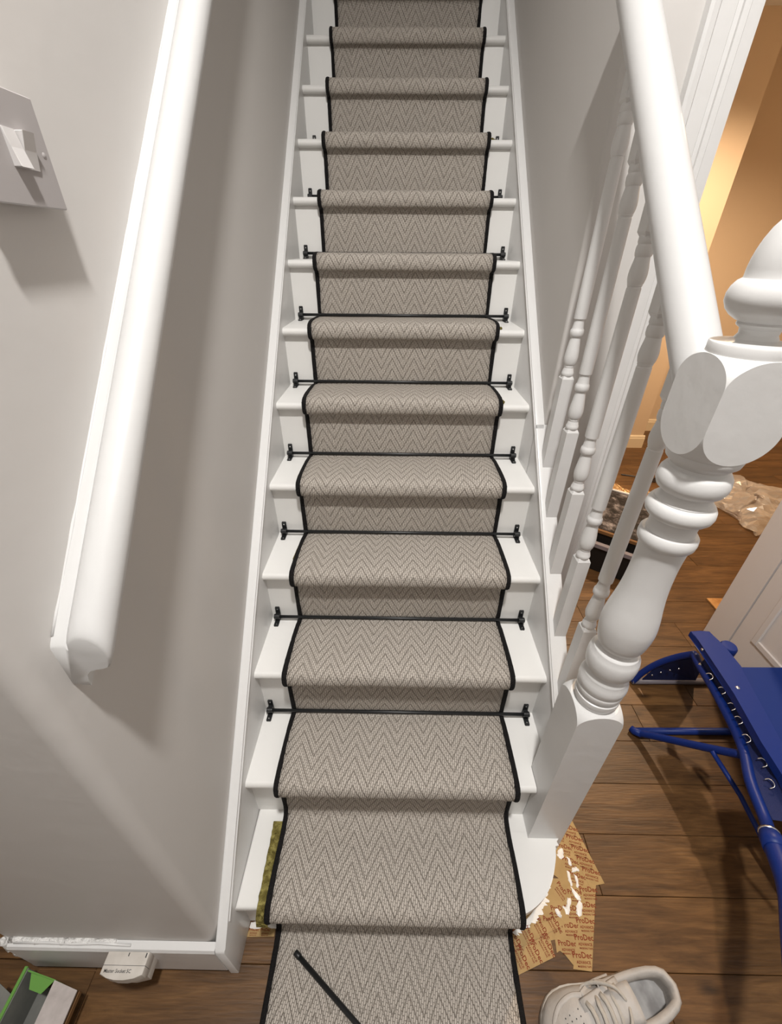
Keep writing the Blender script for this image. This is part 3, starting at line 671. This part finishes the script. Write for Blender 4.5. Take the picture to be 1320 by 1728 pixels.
# ------------------------------------------------------------------ open green carton by the left wall end
gx = empty('open_carton', 'open green and grey carton on the floor below the left wall end', 'carton', (-0.86, -0.30, 0.0))
def quadslab(P, th, m, name, parent, **kw):
    bm = bmesh.new(); P = [Vector(p) for p in P]; n = (P[1]-P[0]).cross(P[2]-P[0]).normalized()*th
    a = [bm.verts.new(p) for p in P]; b = [bm.verts.new(p+n) for p in P]; k = len(P)
    bm.faces.new(a); bm.faces.new(b[::-1])
    for i in range(k): bm.faces.new((a[i], b[i], b[(i+1) % k], a[(i+1) % k]))
    return obj(name, bm, m, parent, **kw)
o_ = Vector((0.86, 0.30, 0))
W3 = lambda *p: Vector(p)+o_
obj('bottom', boxbm(-0.07, 0.013, -0.24, 0.186, 0.0, 0.003), M_greycard, gx)
quadslab([W3(-0.935, -0.54, 0.0), W3(-0.930, -0.096, 0.0), W3(-0.930, -0.096, 0.10), W3(-0.935, -0.54, 0.10)], 0.0035, M_greycard, 'side_wall', gx)
bm = bmesh.new(); box(bm, -0.0770, -0.0695, -0.24, 0.207, 0.096, 0.104, 0.001); obj('rim', bm, M_green, gx, label='long green rim of the carton')
quadslab([W3(-0.928, -0.098, 0.0), W3(-0.846, -0.114, 0.0), W3(-0.846, -0.114, 0.099), W3(-0.928, -0.098, 0.099)], 0.003, M_green, 'end_wall', gx)
quadslab([W3(-0.914, -0.1035, 0.099), W3(-0.848, -0.116, 0.099), W3(-0.868, -0.137, 0.094), W3(-0.902, -0.130, 0.094)], -0.002, M_green, 'end_flap', gx)
quadslab([W3(-0.846, -0.116, 0.0), W3(-0.842, -0.54, 0.0), W3(-0.842, -0.54, 0.098), W3(-0.846, -0.116, 0.098)], 0.003, M_greycard, 'side_wall', gx)
quadslab([W3(-0.847, -0.115, 0.099), W3(-0.780, -0.131, 0.101), W3(-0.776, -0.54, 0.101), W3(-0.842, -0.54, 0.099)], -0.003, M_palecard, 'lid_flap', gx, label='pale scuffed lid flap')
quadslab([W3(-0.937, -0.139, 0.099), W3(-0.985, -0.120, 0.094), W3(-0.985, -0.54, 0.094), W3(-0.937, -0.54, 0.099)], 0.003, M_greycard, 'lid_flap', gx)
bm = bmesh.new()
for x in (-0.775, -0.782): box(bm, x+0.86-0.001, x+0.86+0.001, -0.24, 0.168, 0.088, 0.1005)
obj('torn_edge', bm, M_brown, gx)

# ------------------------------------------------------------------ masking tape, printed, with paint splashes
def strip(lab, P, z, marks, size=0.030):
    """P: outline on the floor; marks: (x, y, angle) of each printed mark"""
    c = Vector((sum(p[0] for p in P)/len(P), sum(p[1] for p in P)/len(P), 0))
    e = empty('masking_tape', lab, 'masking tape', (c.x, c.y, z), 'printed masking tape round the bottom step')
    bm = bmesh.new(); slab(bm, [(p[0]-c.x, p[1]-c.y) for p in P], 0.0, 0.0006); obj('tape_strip', bm, M_tape, e)
    big = bmesh.new()
    for (x, y, a) in marks:
        for s, sz, dy, ex in (('ProDec', size*0.50, size*0.22, size*0.010), ('ADVANCE', size*0.24, -size*0.18, size*0.006), ('MASKING TAPE', size*0.155, -size*0.41, size*0.004)):
            t = text_bm(s, sz, ex); t.transform(Matrix.Translation((x-c.x, y-c.y, 0.0009)) @ Matrix.Rotation(a, 4, 'Z') @ Matrix.Translation((0, dy, 0)))
            me = D.meshes.new('t'); t.to_mesh(me); t.free(); big.from_mesh(me); D.meshes.remove(me)
    obj('lettering', big, M_redink, e, label='red brown printed lettering')
    return e, c
def along(p, q, n, t0=0.1, t1=0.9): return [(p[0]+(q[0]-p[0])*(t0+(t1-t0)*i/max(n-1, 1)), p[1]+(q[1]-p[1])*(t0+(t1-t0)*i/max(n-1, 1))) for i in range(n)]
# right-hand strip beside newel (upper run)
sA, cA = strip('printed masking tape strip running back past the newel foot, outermost', [(0.594, 0.283), (0.634, 0.120), (0.586, 0.112), (0.545, 0.272)], 0.0006, [(x, y, -0.22) for x, y in along((0.572, 0.270), (0.606, 0.128), 5)], 0.034)
sB, cB = strip('printed masking tape strip between bullnose step and outer strip', [(0.552, 0.272), (0.590, 0.110), (0.540, 0.100), (0.470, 0.150), (0.500, 0.262)], 0.0002, [(x, y, -0.25) for x, y in along((0.530, 0.255), (0.558, 0.118), 4)], 0.032)
sC, cC = strip('straight printed masking tape strip nearest the shoe, outermost', [(0.606, 0.116), (0.523, -0.064), (0.474, -0.060), (0.566, 0.116)], 0.0012, [(x, y, -0.03) for x, y in along((0.580, 0.102), (0.505, -0.046), 5, 0.03, 0.97)], 0.034)
sD, cD = strip('printed masking tape strip with ragged torn end, inside the straight one', [(0.567, 0.112), (0.480, -0.056), (0.462, -0.034), (0.450, -0.026), (0.440, -0.030), (0.444, 0.0), (0.520, 0.112)], 0.0008, [(x, y, -0.03) for x, y in along((0.540, 0.095), (0.472, -0.022), 4, 0.03, 0.97)], 0.032)
sG, cG = strip('printed masking tape strip hugging the curve of the bottom step', [(0.545, 0.130), (0.560, 0.060), (0.470, 0.000), (0.345, -0.020), (0.325, 0.010), (0.410, 0.070), (0.445, 0.130)], 0.0004, [(0.497, 0.098, -1.05), (0.475, 0.055, 0.0), (0.445, 0.030, -0.1), (0.400, 0.010, 0.6), (0.518, 0.060, 0)], 0.030)
sE, cE = strip('slanting printed masking tape strip tucked towards the carpet edge, upper', [(0.300, -0.002), (0.470, 0.043), (0.484, 0.028), (0.300, -0.036)], 0.0016, [(x, y, -1.15) for x, y in along((0.325, -0.012), (0.458, 0.030), 4, 0.05, 0.95)], 0.030)
sF, cF = strip('slanting printed masking tape strip at the carpet edge, lowest', [(0.300, -0.036), (0.430, 0.006), (0.432, -0.038), (0.322, -0.074), (0.300, -0.075)], 0.0014, [(x, y, -1.15) for x, y in along((0.335, -0.043), (0.420, -0.017), 3, 0.05, 0.95)], 0.032)
def blob(parent, c, z, pts, name='paint_splash', m=M_paint):
    bm = bmesh.new(); P = cr([(a, b) for a, b in pts]+[pts[0]], 5)[:-1]
    P = [Vector((p.x+0.0034*noise.noise((p.x*330, p.y*330, 1)), p.y+0.0034*noise.noise((p.x*330, p.y*330, 7)))) for p in P]
    bot = [bm.verts.new((p.x-c.x, p.y-c.y, z)) for p in P]; cc = Vector((sum(p.x for p in P)/len(P), sum(p.y for p in P)/len(P)))
    top = [bm.verts.new((cc.x+(p.x-cc.x)*0.82-c.x, cc.y+(p.y-cc.y)*0.82-c.y, z+0.0014)) for p in P]; n = len(P)
    for i in range(n): bm.faces.new((bot[i], bot[(i+1) % n], top[(i+1) % n], top[i]))
    bm.faces.new(top)
    return obj(name, bm, m, parent, True)
blob(sB, cB, 0.0008, [(0.522, 0.205), (0.534, 0.205), (0.533, 0.186), (0.520, 0.178), (0.512, 0.190)])
blob(sB, cB, 0.0008, [(0.541, 0.184), (0.549, 0.180), (0.550, 0.164), (0.541, 0.163)])
blob(sB, cB, 0.0008, [(0.548, 0.156), (0.560, 0.160), (0.568, 0.152), (0.558, 0.148), (0.545, 0.146)])
blob(sB, cB, 0.0008, [(0.529, 0.150), (0.536, 0.146), (0.535, 0.118), (0.530, 0.112), (0.527, 0.130)])
blob(sB, cB, 0.0008, [(0.547, 0.142), (0.556, 0.132), (0.552, 0.112), (0.546, 0.108), (0.548, 0.126)])
blob(sG, cG, 0.0008, [(0.527, 0.112), (0.534, 0.106), (0.547, 0.088), (0.543, 0.078), (0.530, 0.090)])
blob(sD, cD, 0.0010, [(0.541, 0.080), (0.547, 0.070), (0.534, 0.044), (0.524, 0.050), (0.528, 0.066)])
blob(sG, cG, 0.0010, [(0.509, 0.084), (0.518, 0.082), (0.505, 0.054), (0.496, 0.048), (0.487, 0.066), (0.496, 0.064), (0.502, 0.072)])
blob(sG, cG, 0.0008, [(0.468, 0.062), (0.476, 0.056), (0.478, 0.042), (0.468, 0.044), (0.463, 0.054)])
# ragged white paint line along the foot of the bottom riser
rp_ = random.Random(9)
inner = [(p.x, p.y) for p in cr([(0.326, 0.008), (0.352, 0.022), (0.380, 0.040), (0.405, 0.060), (0.425, 0.085), (0.440, 0.120)], 9)]
outer = [(p.x, p.y) for p in cr([(0.345, -0.004), (0.366, 0.010), (0.395, 0.026), (0.428, 0.048), (0.452, 0.078), (0.470, 0.118)], 9)]
bm = bmesh.new(); A_, B_ = [], []
for (a, b), (c, d) in zip(inner, outer):
    t = rp_.uniform(0.55, 1.12); A_.append(bm.verts.new((a-cG.x, b-cG.y, 0.0030))); B_.append(bm.verts.new((a+(c-a)*t-cG.x, b+(d-b)*t-cG.y, 0.0014)))
for i in range(len(A_)-1): bm.faces.new((A_[i], A_[i+1], B_[i+1], B_[i]))
o = obj('paint_edge', bm, M_paint, sG, label='ragged line of white paint along the riser foot')
# left end of the bottom riser: white paint and a short piece of tape
c_ = Vector((-0.39, 0.0, 0))
e, cH = strip('short piece of printed masking tape left of the carpet at the riser foot', [(-0.418, 0.008), (-0.345, 0.010), (-0.345, -0.010), (-0.422, -0.012)], 0.0004, [(-0.405, -0.001, 0.0), (-0.372, -0.001, 0.0)], 0.018)
blob(e, cH, 0.0008, [(-0.416, 0.020), (-0.345, 0.020), (-0.345, 0.006), (-0.375, 0.008), (-0.410, 0.004), (-0.419, 0.010)], 'paint_edge')

# ------------------------------------------------------------------ white trainer on the floor
shoe = empty('sneaker', 'worn white leather trainer on the floor in front of the masking tape', 'shoe', (0.690, -0.099, 0.0), None, math.atan2(-0.25, -0.97)); shoe.scale = (1.14, 1.36, 1.2)
LS = 0.305
hw = [(0.0, 0.012), (0.012, 0.024), (0.03, 0.032), (0.06, 0.0375), (0.10, 0.0395), (0.14, 0.0400), (0.18, 0.0435), (0.215, 0.0490), (0.245, 0.0500), (0.27, 0.0440), (0.29, 0.0310), (0.302, 0.0140), (0.305, 0.004)]
def hwid(x):
    for (a, b), (c, d) in zip(hw, hw[1:]):
        if a <= x <= c: return b+(d-b)*(x-a)/(c-a)
    return 0.004
xs = [0.0, 0.004, 0.012, 0.022, 0.035, 0.05, 0.07, 0.09, 0.11, 0.13, 0.15, 0.17, 0.19, 0.21, 0.23, 0.25, 0.265, 0.28, 0.292, 0.300, 0.305]
outline = [(x, -hwid(x)*1.06) for x in xs]+[(x, hwid(x)*1.06) for x in xs[::-1]]
bm = bmesh.new(); prism(bm, outline, 0.0, 0.028, 'z', 0.004, 2); smooth_by_angle(obj('sole', bm, M_rubber, shoe))
# vamp and toe box: dome
bm = bmesh.new(); rings = []
def top_h(x): return 0.030 + 0.058*max(0.0, 1-((x-0.115)/0.195)**2)**0.75 if x > 0.115 else 0.088
for x in [0.118, 0.13, 0.145, 0.16, 0.175, 0.19, 0.205, 0.22, 0.235, 0.25, 0.264, 0.277, 0.288, 0.296, 0.3015, 0.304]:
    w_ = hwid(x); h_ = top_h(x); ring = []
    for i in range(17):
        a = math.pi*i/16; cc, ss = math.cos(a), math.sin(a)
        yy = w_*math.copysign(abs(cc)**0.75, cc); zz = 0.024 + (h_-0.024)*abs(ss)**0.8
        zz += 0.0042*noise.noise((x*42, yy*42, 2)); ring.append(bm.verts.new((x, yy, zz)))
    rings.append(ring)
for a, b in zip(rings, rings[1:]):
    for i in range(16): bm.faces.new((a[i], a[i+1], b[i+1], b[i]))
obj('vamp', bm, M_leather, shoe, True)
# quarters: padded collar wall round the heel
pathq = [(0.168, -1), (0.145, -1), (0.12, -1), (0.095, -1), (0.07, -1), (0.045, -1), (0.025, -1), (0.010, -1), (0.0025, -0.55), (0.0, 0.0), (0.0025, 0.55), (0.010, 1), (0.025, 1), (0.045, 1), (0.07, 1), (0.095, 1), (0.12, 1), (0.145, 1), (0.168, 1)]
bm = bmesh.new(); rings = []
for x, s in pathq:
    w_ = hwid(x) if abs(s) == 1 else hwid(x)*abs(s)*1.0
    ox, oy = x, math.copysign(w_, s) if s else 0.0
    cx_, cy_ = max(x, 0.042), 0.0
    d = Vector((cx_-ox, cy_-oy)); d = d.normalized() if d.length > 1e-6 else Vector((1, 0))
    H = 0.094 - 0.30*max(0, 0.0) if x < 0.03 else (0.094-0.021*math.sin(math.pi*min((x-0.03)/0.12, 1)*0.5) if x < 0.15 else 0.073+0.012*(x-0.15)/0.018)
    ring = []
    for (inn, zz) in ((0.0, 0.022), (-0.0015, 0.045), (0.002, 0.068), (0.001, H-0.014), (0.002, H-0.005), (0.007, H), (0.0130, H-0.002), (0.0165, H-0.010), (0.0150, H-0.028), (0.012, 0.028)):
        ring.append(bm.verts.new((ox+d.x*inn, oy+d.y*inn, zz+0.001*noise.noise((x*60, oy*60, inn*99)))))
    rings.append(ring)
for a, b in zip(rings, rings[1:]):
    for i in range(9): bm.faces.new((a[i], a[i+1], b[i+1], b[i]))
obj('collar', bm, M_leather, shoe, True)
bm = bmesh.new(); prism(bm, [(x, -hwid(x)*0.86) for x in xs[1:13]]+[(x, hwid(x)*0.86) for x in xs[1:13][::-1]], 0.028, 0.034, 'z', 0.002, 1); obj('insole', bm, M_insole, shoe)
# tongue
bm = bmesh.new(); tg_ = []
for i in range(9):
    t = i/8; x = 0.200-0.092*t; z = 0.072+0.028*t**0.9; w_ = 0.020+0.007*t*(1 if i < 8 else 0.8)
    tg_.append([bm.verts.new((x, w_*(-1+j/3), z+0.006*(1-(-1+j/3)**2)+0.001*noise.noise((i, j, 4)))) for j in range(7)])
for a, b in zip(tg_, tg_[1:]):
    for j in range(6): bm.faces.new((a[j], a[j+1], b[j+1], b[j]))
o = obj('tongue', bm, M_leather, shoe, True); mdf = o.modifiers.new('t', 'SOLIDIFY'); mdf.thickness = 0.007
# eyestay bands
for s in (-1, 1):
    o = obj('eyestay', tubebm([(x, s*(0.017+0.010*(0.215-x)/0.10), top_h(x)-0.002-0.0035*(0.215-x)/0.1) for x in (0.215, 0.20, 0.18, 0.16, 0.14, 0.122)], 0.0075, 8, True, (1.3, 0.45)), M_leather, shoe, True)
# laces
for i, x in enumerate((0.200, 0.183, 0.166, 0.149, 0.132)):
    zt = top_h(x)+0.0035; w_ = 0.020+0.007*i/4
    obj('lace', tubebm([(x+0.004*(-1)**i, -w_, zt-0.005), (x, -w_*0.5, zt+0.0015), (x-0.001, 0, zt+0.003), (x, w_*0.5, zt+0.0015), (x-0.004*(-1)**i, w_, zt-0.005)], 0.0042, 8, True, (1.1, 0.6)), M_lace, shoe, True)
for s in (-1, 1):
    obj('lace', tubebm([p for p in cr([(0.128, s*0.004, 0.098), (0.140, s*0.022, 0.101), (0.165, s*0.036, 0.083), (0.190, s*0.040, 0.064), (0.205, s*0.034, 0.062)], 4)], 0.0030, 8), M_lace, shoe, True)
# stitched overlays on toe and flank
for pts in ([(0.205, -0.030), (0.230, -0.034), (0.262, -0.026), (0.283, -0.004), (0.265, 0.022), (0.232, 0.032), (0.205, 0.030)],):
    P3 = []
    for p in cr(pts, 5):
        w_ = hwid(p.x); c_ = min(1.0, abs(p.y)/w_)**(1/0.75); s_ = math.sqrt(max(0, 1-c_*c_)); P3.append((p.x, p.y, 0.024+(top_h(p.x)-0.024)*s_**0.8+0.0005))
    obj('toe_overlay', tubebm(P3, 0.0030, 8, True, (1.4, 0.5)), M_leather, shoe, True)
for s in (-1, 1):
    P3 = []
    for x, q in ((0.205, 0.62), (0.185, 0.80), (0.16, 0.93), (0.135, 1.0), (0.12, 1.0)):
        P3.append((x, s*(hwid(x)*q+0.0005), 0.024+(top_h(x)-0.024)*math.sqrt(max(0.04, 1-q**2.6))**0.8))
    obj('flank_overlay', tubebm(cr(P3, 3), 0.0032, 8, True, (1.5, 0.5)), M_leather, shoe, True)
bm = bmesh.new()
for i in range(4):
    for j in range(-2, 3):
        x = 0.225+0.010*i; yv = 0.0085*j*(1-0.08*i)
        w_ = hwid(x); c_ = (abs(yv)/w_)**(1/0.75); zz = 0.024+(top_h(x)-0.024)*math.sqrt(max(0, 1-c_*c_))**0.8
        tube(bm, [(x, yv, zz-0.001), (x, yv, zz+0.0012)], 0.0011, 6)
obj('perforations', bm, M_ink, shoe, kind='stuff')

# ------------------------------------------------------------------ blue folding chair with laced seat
ch = empty('folding_chair', 'blue folding chair with laced seat and flat armrest by the newel post', 'chair', (1.10, 0.40, 0.0))
co = Vector((1.10, 0.40, 0))
V = lambda *p: Vector(p)-co
def cslab(P, z0, z1, m, name, bev=0.004, **kw):
    bm = bmesh.new(); prism(bm, [(p[0]-co.x, p[1]-co.y) for p in P], z0, z1, 'z', bev, 2); return obj(name, bm, m, ch, **kw)
arm = cslab([(1.123, 0.766), (1.160, 0.770), (1.196, 0.767), (1.206, 0.700), (1.208, 0.606), (1.190, 0.552), (1.140, 0.340), (1.085, 0.060), (1.020, 0.060), (1.070, 0.251), (1.079, 0.341), (1.107, 0.499), (1.128, 0.706)], 0.372, 0.400, M_blue, 'armrest')
seatp = cslab([(1.200, 0.614), (1.420, 0.617), (1.420, 0.02), (1.074, 0.02), (1.126, 0.30), (1.186, 0.545)], 0.378, 0.388, M_blueseat, 'seat_sheet', 0.002)
bm = bmesh.new(); lathe(bm, [(0.026, 0.0), (0.028, 0.004), (0.028, 0.030), (0.024, 0.036), (0.0, 0.038)], 0, 0, 20)
kn = smooth_by_angle(obj('knob', bm, M_blue, ch)); kn.location = V(1.228, 0.700, 0.362)
side = [V(1.160, 0.735, 0.30), V(1.150, 0.690, 0.30), V(1.120, 0.540, 0.315), V(1.082, 0.375, 0.32), V(1.020, 0.260, 0.335), V(0.985, 0.165, 0.345), V(0.951, 0.122, 0.372)]
obj('side_rail', tubebm(cr(side, 4), 0.0150, 12), M_blue, ch, True)
bk = [V(0.945, 0.112, 0.376), V(0.922, 0.070, 0.392), V(0.875, -0.010, 0.420), V(0.785, -0.112, 0.460), V(0.690, -0.215, 0.515), V(0.62, -0.31, 0.575), V(0.60, -0.375, 0.61), V(0.66, -0.42, 0.625), V(0.95, -0.42, 0.625), V(1.28, -0.40, 0.61), V(1.35, -0.34, 0.575), V(1.39, -0.15, 0.47), V(1.405, 0.04, 0.372)]
obj('back_tube', tubebm(cr(bk, 4), 0.0235, 14), M_blue, ch, True)
co_ = obj('collar', tubebm([V(0.951, 0.122, 0.372), V(0.940, 0.102, 0.380), V(0.927, 0.079, 0.390)], [0.0225, 0.0262, 0.0262], 14), M_blue, ch, True)
obj('collar_ring', tubebm([V(0.9505, 0.1215, 0.3725), V(0.9475, 0.1165, 0.3745)], 0.0238, 14), M_chrome, co_, True)
# fabric skirt between side rail and seat, with rivets and lacing hooks
bm = bmesh.new(); a_ = [V(1.146, 0.690, 0.302), V(1.119, 0.540, 0.318), V(1.084, 0.385, 0.325), V(1.030, 0.265, 0.34), V(1.0, 0.16, 0.35)]
b_ = [V(1.150, 0.700, 0.374), V(1.118, 0.500, 0.374), V(1.090, 0.350, 0.374), V(1.075, 0.240, 0.374), V(1.055, 0.14, 0.374)]
aa, bb = cr(a_, 5), cr(b_, 5); va = [bm.verts.new(p) for p in aa]; vb = [bm.verts.new(p+Vector((0.006*math.sin(i*1.1), 0, 0))) for i, p in enumerate(bb)]
vm = [bm.verts.new((p+q)/2+Vector((0.018, 0, -0.004+0.004*math.sin(i*1.7)))) for i, (p, q) in enumerate(zip(aa, bb))]
for i in range(len(va)-1): bm.faces.new((va[i], va[i+1], vm[i+1], vm[i])); bm.faces.new((vm[i], vm[i+1], vb[i+1], vb[i]))
obj('laced_edge', bm, M_bluefab, ch, True)
for (x, yv) in ((1.100, 0.592), (1.108, 0.537), (1.101, 0.478), (1.091, 0.431), (1.074, 0.372), (1.071, 0.301), (1.049, 0.244)):
    z_ = 0.366; h = [V(x-0.004, yv+0.012, z_-0.006), V(x+0.004, yv+0.010, z_+0.001), V(x+0.008, yv, z_+0.003), V(x+0.004, yv-0.010, z_), V(x-0.006, yv-0.011, z_-0.008)]
    obj('lacing_hook', tubebm(cr(h, 4), 0.0016, 8), M_chrome, ch, True)
def rivet(p, r=0.0055, n=(0, 0, 1)):
    n = Vector(n).normalized(); bm = tubebm([p, p+n*0.002, p+n*0.0035], [r, r*0.9, r*0.4], 12); return obj('rivet', bm, M_chrome, ch, True)
rivet(V(1.134, 0.522, 0.400), 0.007); rivet(V(1.1185, 0.520, 0.392), 0.006, (-1, 0, 0.3))
rivet(V(1.126, 0.690, 0.386), 0.006, (-1, 0, 0.2)); rivet(V(1.142, 0.680, 0.312), 0.007, (-1, -0.2, 0.6))
# rear U leg with dark gusset
legr = [V(1.050, 0.818, 0.012), V(1.074, 0.823, 0.065), V(1.110, 0.812, 0.145), V(1.148, 0.784, 0.225), V(1.164, 0.740, 0.300)]
obj('leg', tubebm(cr(legr, 4), 0.0125, 12), M_blue, ch, True)
obj('foot_bar', tubebm([V(1.045, 0.820, 0.0145), V(1.20, 0.822, 0.0145), V(1.43, 0.824, 0.0145)], 0.0140, 12), M_greytube, ch, True, label='worn grey floor bar')
obj('leg', tubebm([V(1.425, 0.824, 0.015), V(1.42, 0.70, 0.20), V(1.41, 0.58, 0.372)], 0.0125, 12), M_blue, ch, True)
bm = bmesh.new(); g = [V(1.085, 0.818, 0.032), V(1.112, 0.812, 0.128), V(1.148, 0.785, 0.205), V(1.172, 0.752, 0.262), V(1.290, 0.800, 0.14), V(1.320, 0.819, 0.032)]
g1 = [bm.verts.new(p) for p in g]; bm.faces.new(g1)
o = obj('gusset', bm, M_bluefab, ch); o.modifiers.new('t', 'SOLIDIFY').thickness = 0.004
for p in ((1.109, 0.807, 0.075), (1.132, 0.800, 0.104), (1.156, 0.791, 0.132), (1.180, 0.782, 0.154)): rivet(V(*p), 0.0042, (-0.5, -1, 0.8))
# front U leg, floor bar and diagonal brace
legf = [V(0.950, 0.586, 0.013), V(0.985, 0.535, 0.075), V(1.020, 0.477, 0.145), V(1.055, 0.405, 0.235), V(1.075, 0.352, 0.306)]
obj('leg', tubebm(cr(legf, 4), 0.0128, 12), M_blue, ch, True)
obj('foot_bar', tubebm([V(0.945, 0.591, 0.0135), V(1.30, 0.596, 0.0135), V(1.42, 0.598, 0.0135)], 0.0130, 12), M_blue, ch, True)
obj('leg', tubebm([V(1.415, 0.598, 0.014), V(1.41, 0.45, 0.20), V(1.40, 0.34, 0.378)], 0.0128, 12), M_blue, ch, True)
obj('foot_cap', tubebm([V(0.938, 0.603, 0.0145), V(0.946, 0.590, 0.0150), V(0.960, 0.571, 0.030)], [0.0125, 0.0145, 0.0142], 12), M_blue, ch, True)
rivet(V(1.036, 0.432, 0.203), 0.005, (-0.5, -0.6, 0.8)); rivet(V(1.068, 0.352, 0.316), 0.006, (-0.6, -0.6, 0.6))
obj('brace', tubebm([V(1.040, 0.400, 0.235), V(1.076, 0.287, 0.19), V(1.098, 0.215, 0.145), V(1.13, 0.10, 0.07), V(1.15, 0.03, 0.008)], 0.0075, 10), M_blue, ch, True)
obj('brace', tubebm([V(1.060, 0.300, 0.33), V(0.99, 0.10, 0.30), V(1.00, 0.02, 0.36)], 0.006, 10), M_blue, ch, True)

# ------------------------------------------------------------------ things in the lit side room
# dark box with mottled printed top, half hidden behind the balusters
ang = math.atan2(-0.052, 0.071)
bx = empty('flat_box', 'black box with mottled grey printed top in the room beyond the balusters', 'box', (1.385, 1.83, 0.0), None, ang)
obj('body', boxbm(-0.34, 0.24, -0.31, 0.30, 0.0, 0.17, bev=0.004), M_dark, bx)
obj('printed_top', boxbm(-0.335, 0.245, -0.235, 0.295, 0.235, 0.250, bev=0.002), M_mottle, bx)
obj('tray', boxbm(-0.33, 0.24, -0.24, 0.29, 0.17, 0.235), M_dark, bx)
obj('edge_strip', boxbm(-0.335, 0.245, -0.256, -0.236, 0.228, 0.246), M_brown, bx)
obj('edge_strip', boxbm(-0.335, 0.245, -0.330, -0.300, 0.172, 0.196), M_greytube, bx)
obj('rear_strip', boxbm(-0.335, 0.245, 0.296, 0.312, 0.05, 0.256), M_trim, bx, label='white rear edge')
bm = bmesh.new(); gg = []
for i in range(13):
    gg.append([bm.verts.new((-0.33+0.62*i/12, 0.313+0.20*j/5, 0.225+0.05*noise.noise((i*0.9, j*0.9, 5))-0.03*j/5)) for j in range(6)])
for a, b in zip(gg, gg[1:]):
    for j in range(5): bm.faces.new((a[j], a[j+1], b[j+1], b[j]))
fl = obj('crinkled_wrap', bm, M_foil); fl.location = (1.385, 1.83, 0); fl.rotation_euler = (0, 0, ang)
tag(fl, 'shiny crinkled wrapping lying behind the black box in the room', 'wrapping')
# crumpled clear plastic sheet
bm = bmesh.new(); n1, n2 = 34, 24; gg = []
P00, P10, P11, P01 = Vector((2.36, 2.42)), Vector((2.44, 1.98)), Vector((3.35, 2.25)), Vector((2.86, 2.90))
for i in range(n1+1):
    r_ = []
    for j in range(n2+1):
        s, t = i/n1, j/n2
        p = P00*(1-t)*(1-s)+P10*t*(1-s)+P11*t*s+P01*(1-t)*s
        q = Vector((p.x*6, p.y*6, 0)); e_ = min(s, 1-s, t, 1-t)
        z = 0.012+0.10*abs(noise.noise(q))+0.05*abs(noise.noise(q*2.7))+0.028*abs(noise.noise(q*7)); z *= min(1, 0.25+e_*6)
        if t > 0.72: z += 0.03*abs(noise.noise(q*9))
        p = p+Vector((noise.noise(q*1.1+Vector((9, 0, 0))), noise.noise(q*1.1+Vector((0, 9, 0)))))*0.10
        r_.append(bm.verts.new((p.x-2.75, p.y-2.4, z)))
    gg.append(r_)
for a, b in zip(gg, gg[1:]):
    for j in range(n2): bm.faces.new((a[j], a[j+1], b[j+1], b[j]))
pl = obj('plastic_sheet', bm, M_film); pl.location = (2.75, 2.4, 0.0); tag(pl, 'crumpled clear plastic sheeting on the wooden floor of the lit room', 'plastic sheet')
# small oak offcut by the door frame and a twist of black cable
bm = bmesh.new(); prism(bm, [(1.716-1.76, 1.357-1.30), (1.90-1.76, 1.356-1.30), (1.715-1.76, 1.200-1.30)], 0.0, 0.010, 'z', 0.001, 1)
oc = obj('wood_offcut', bm, M_offcut); oc.location = (1.76, 1.30, 0.0); tag(oc, 'triangular pale oak offcut on the floor by the door frame', 'offcut')
bm = bmesh.new(); tube(bm, cr([(1.93, 2.86, 0.006), (1.99, 2.83, 0.010), (2.06, 2.79, 0.014), (2.12, 2.75, 0.010), (2.19, 2.80, 0.006), (2.25, 2.78, 0.006), (2.14, 2.73, 0.008), (2.08, 2.77, 0.016), (2.22, 2.74, 0.006)], 6), 0.0055, 8)
cb = obj('cable_scrap', bm, M_black, None, True); tag(cb, 'short tangle of black cable on the floor behind the black box', 'cable')
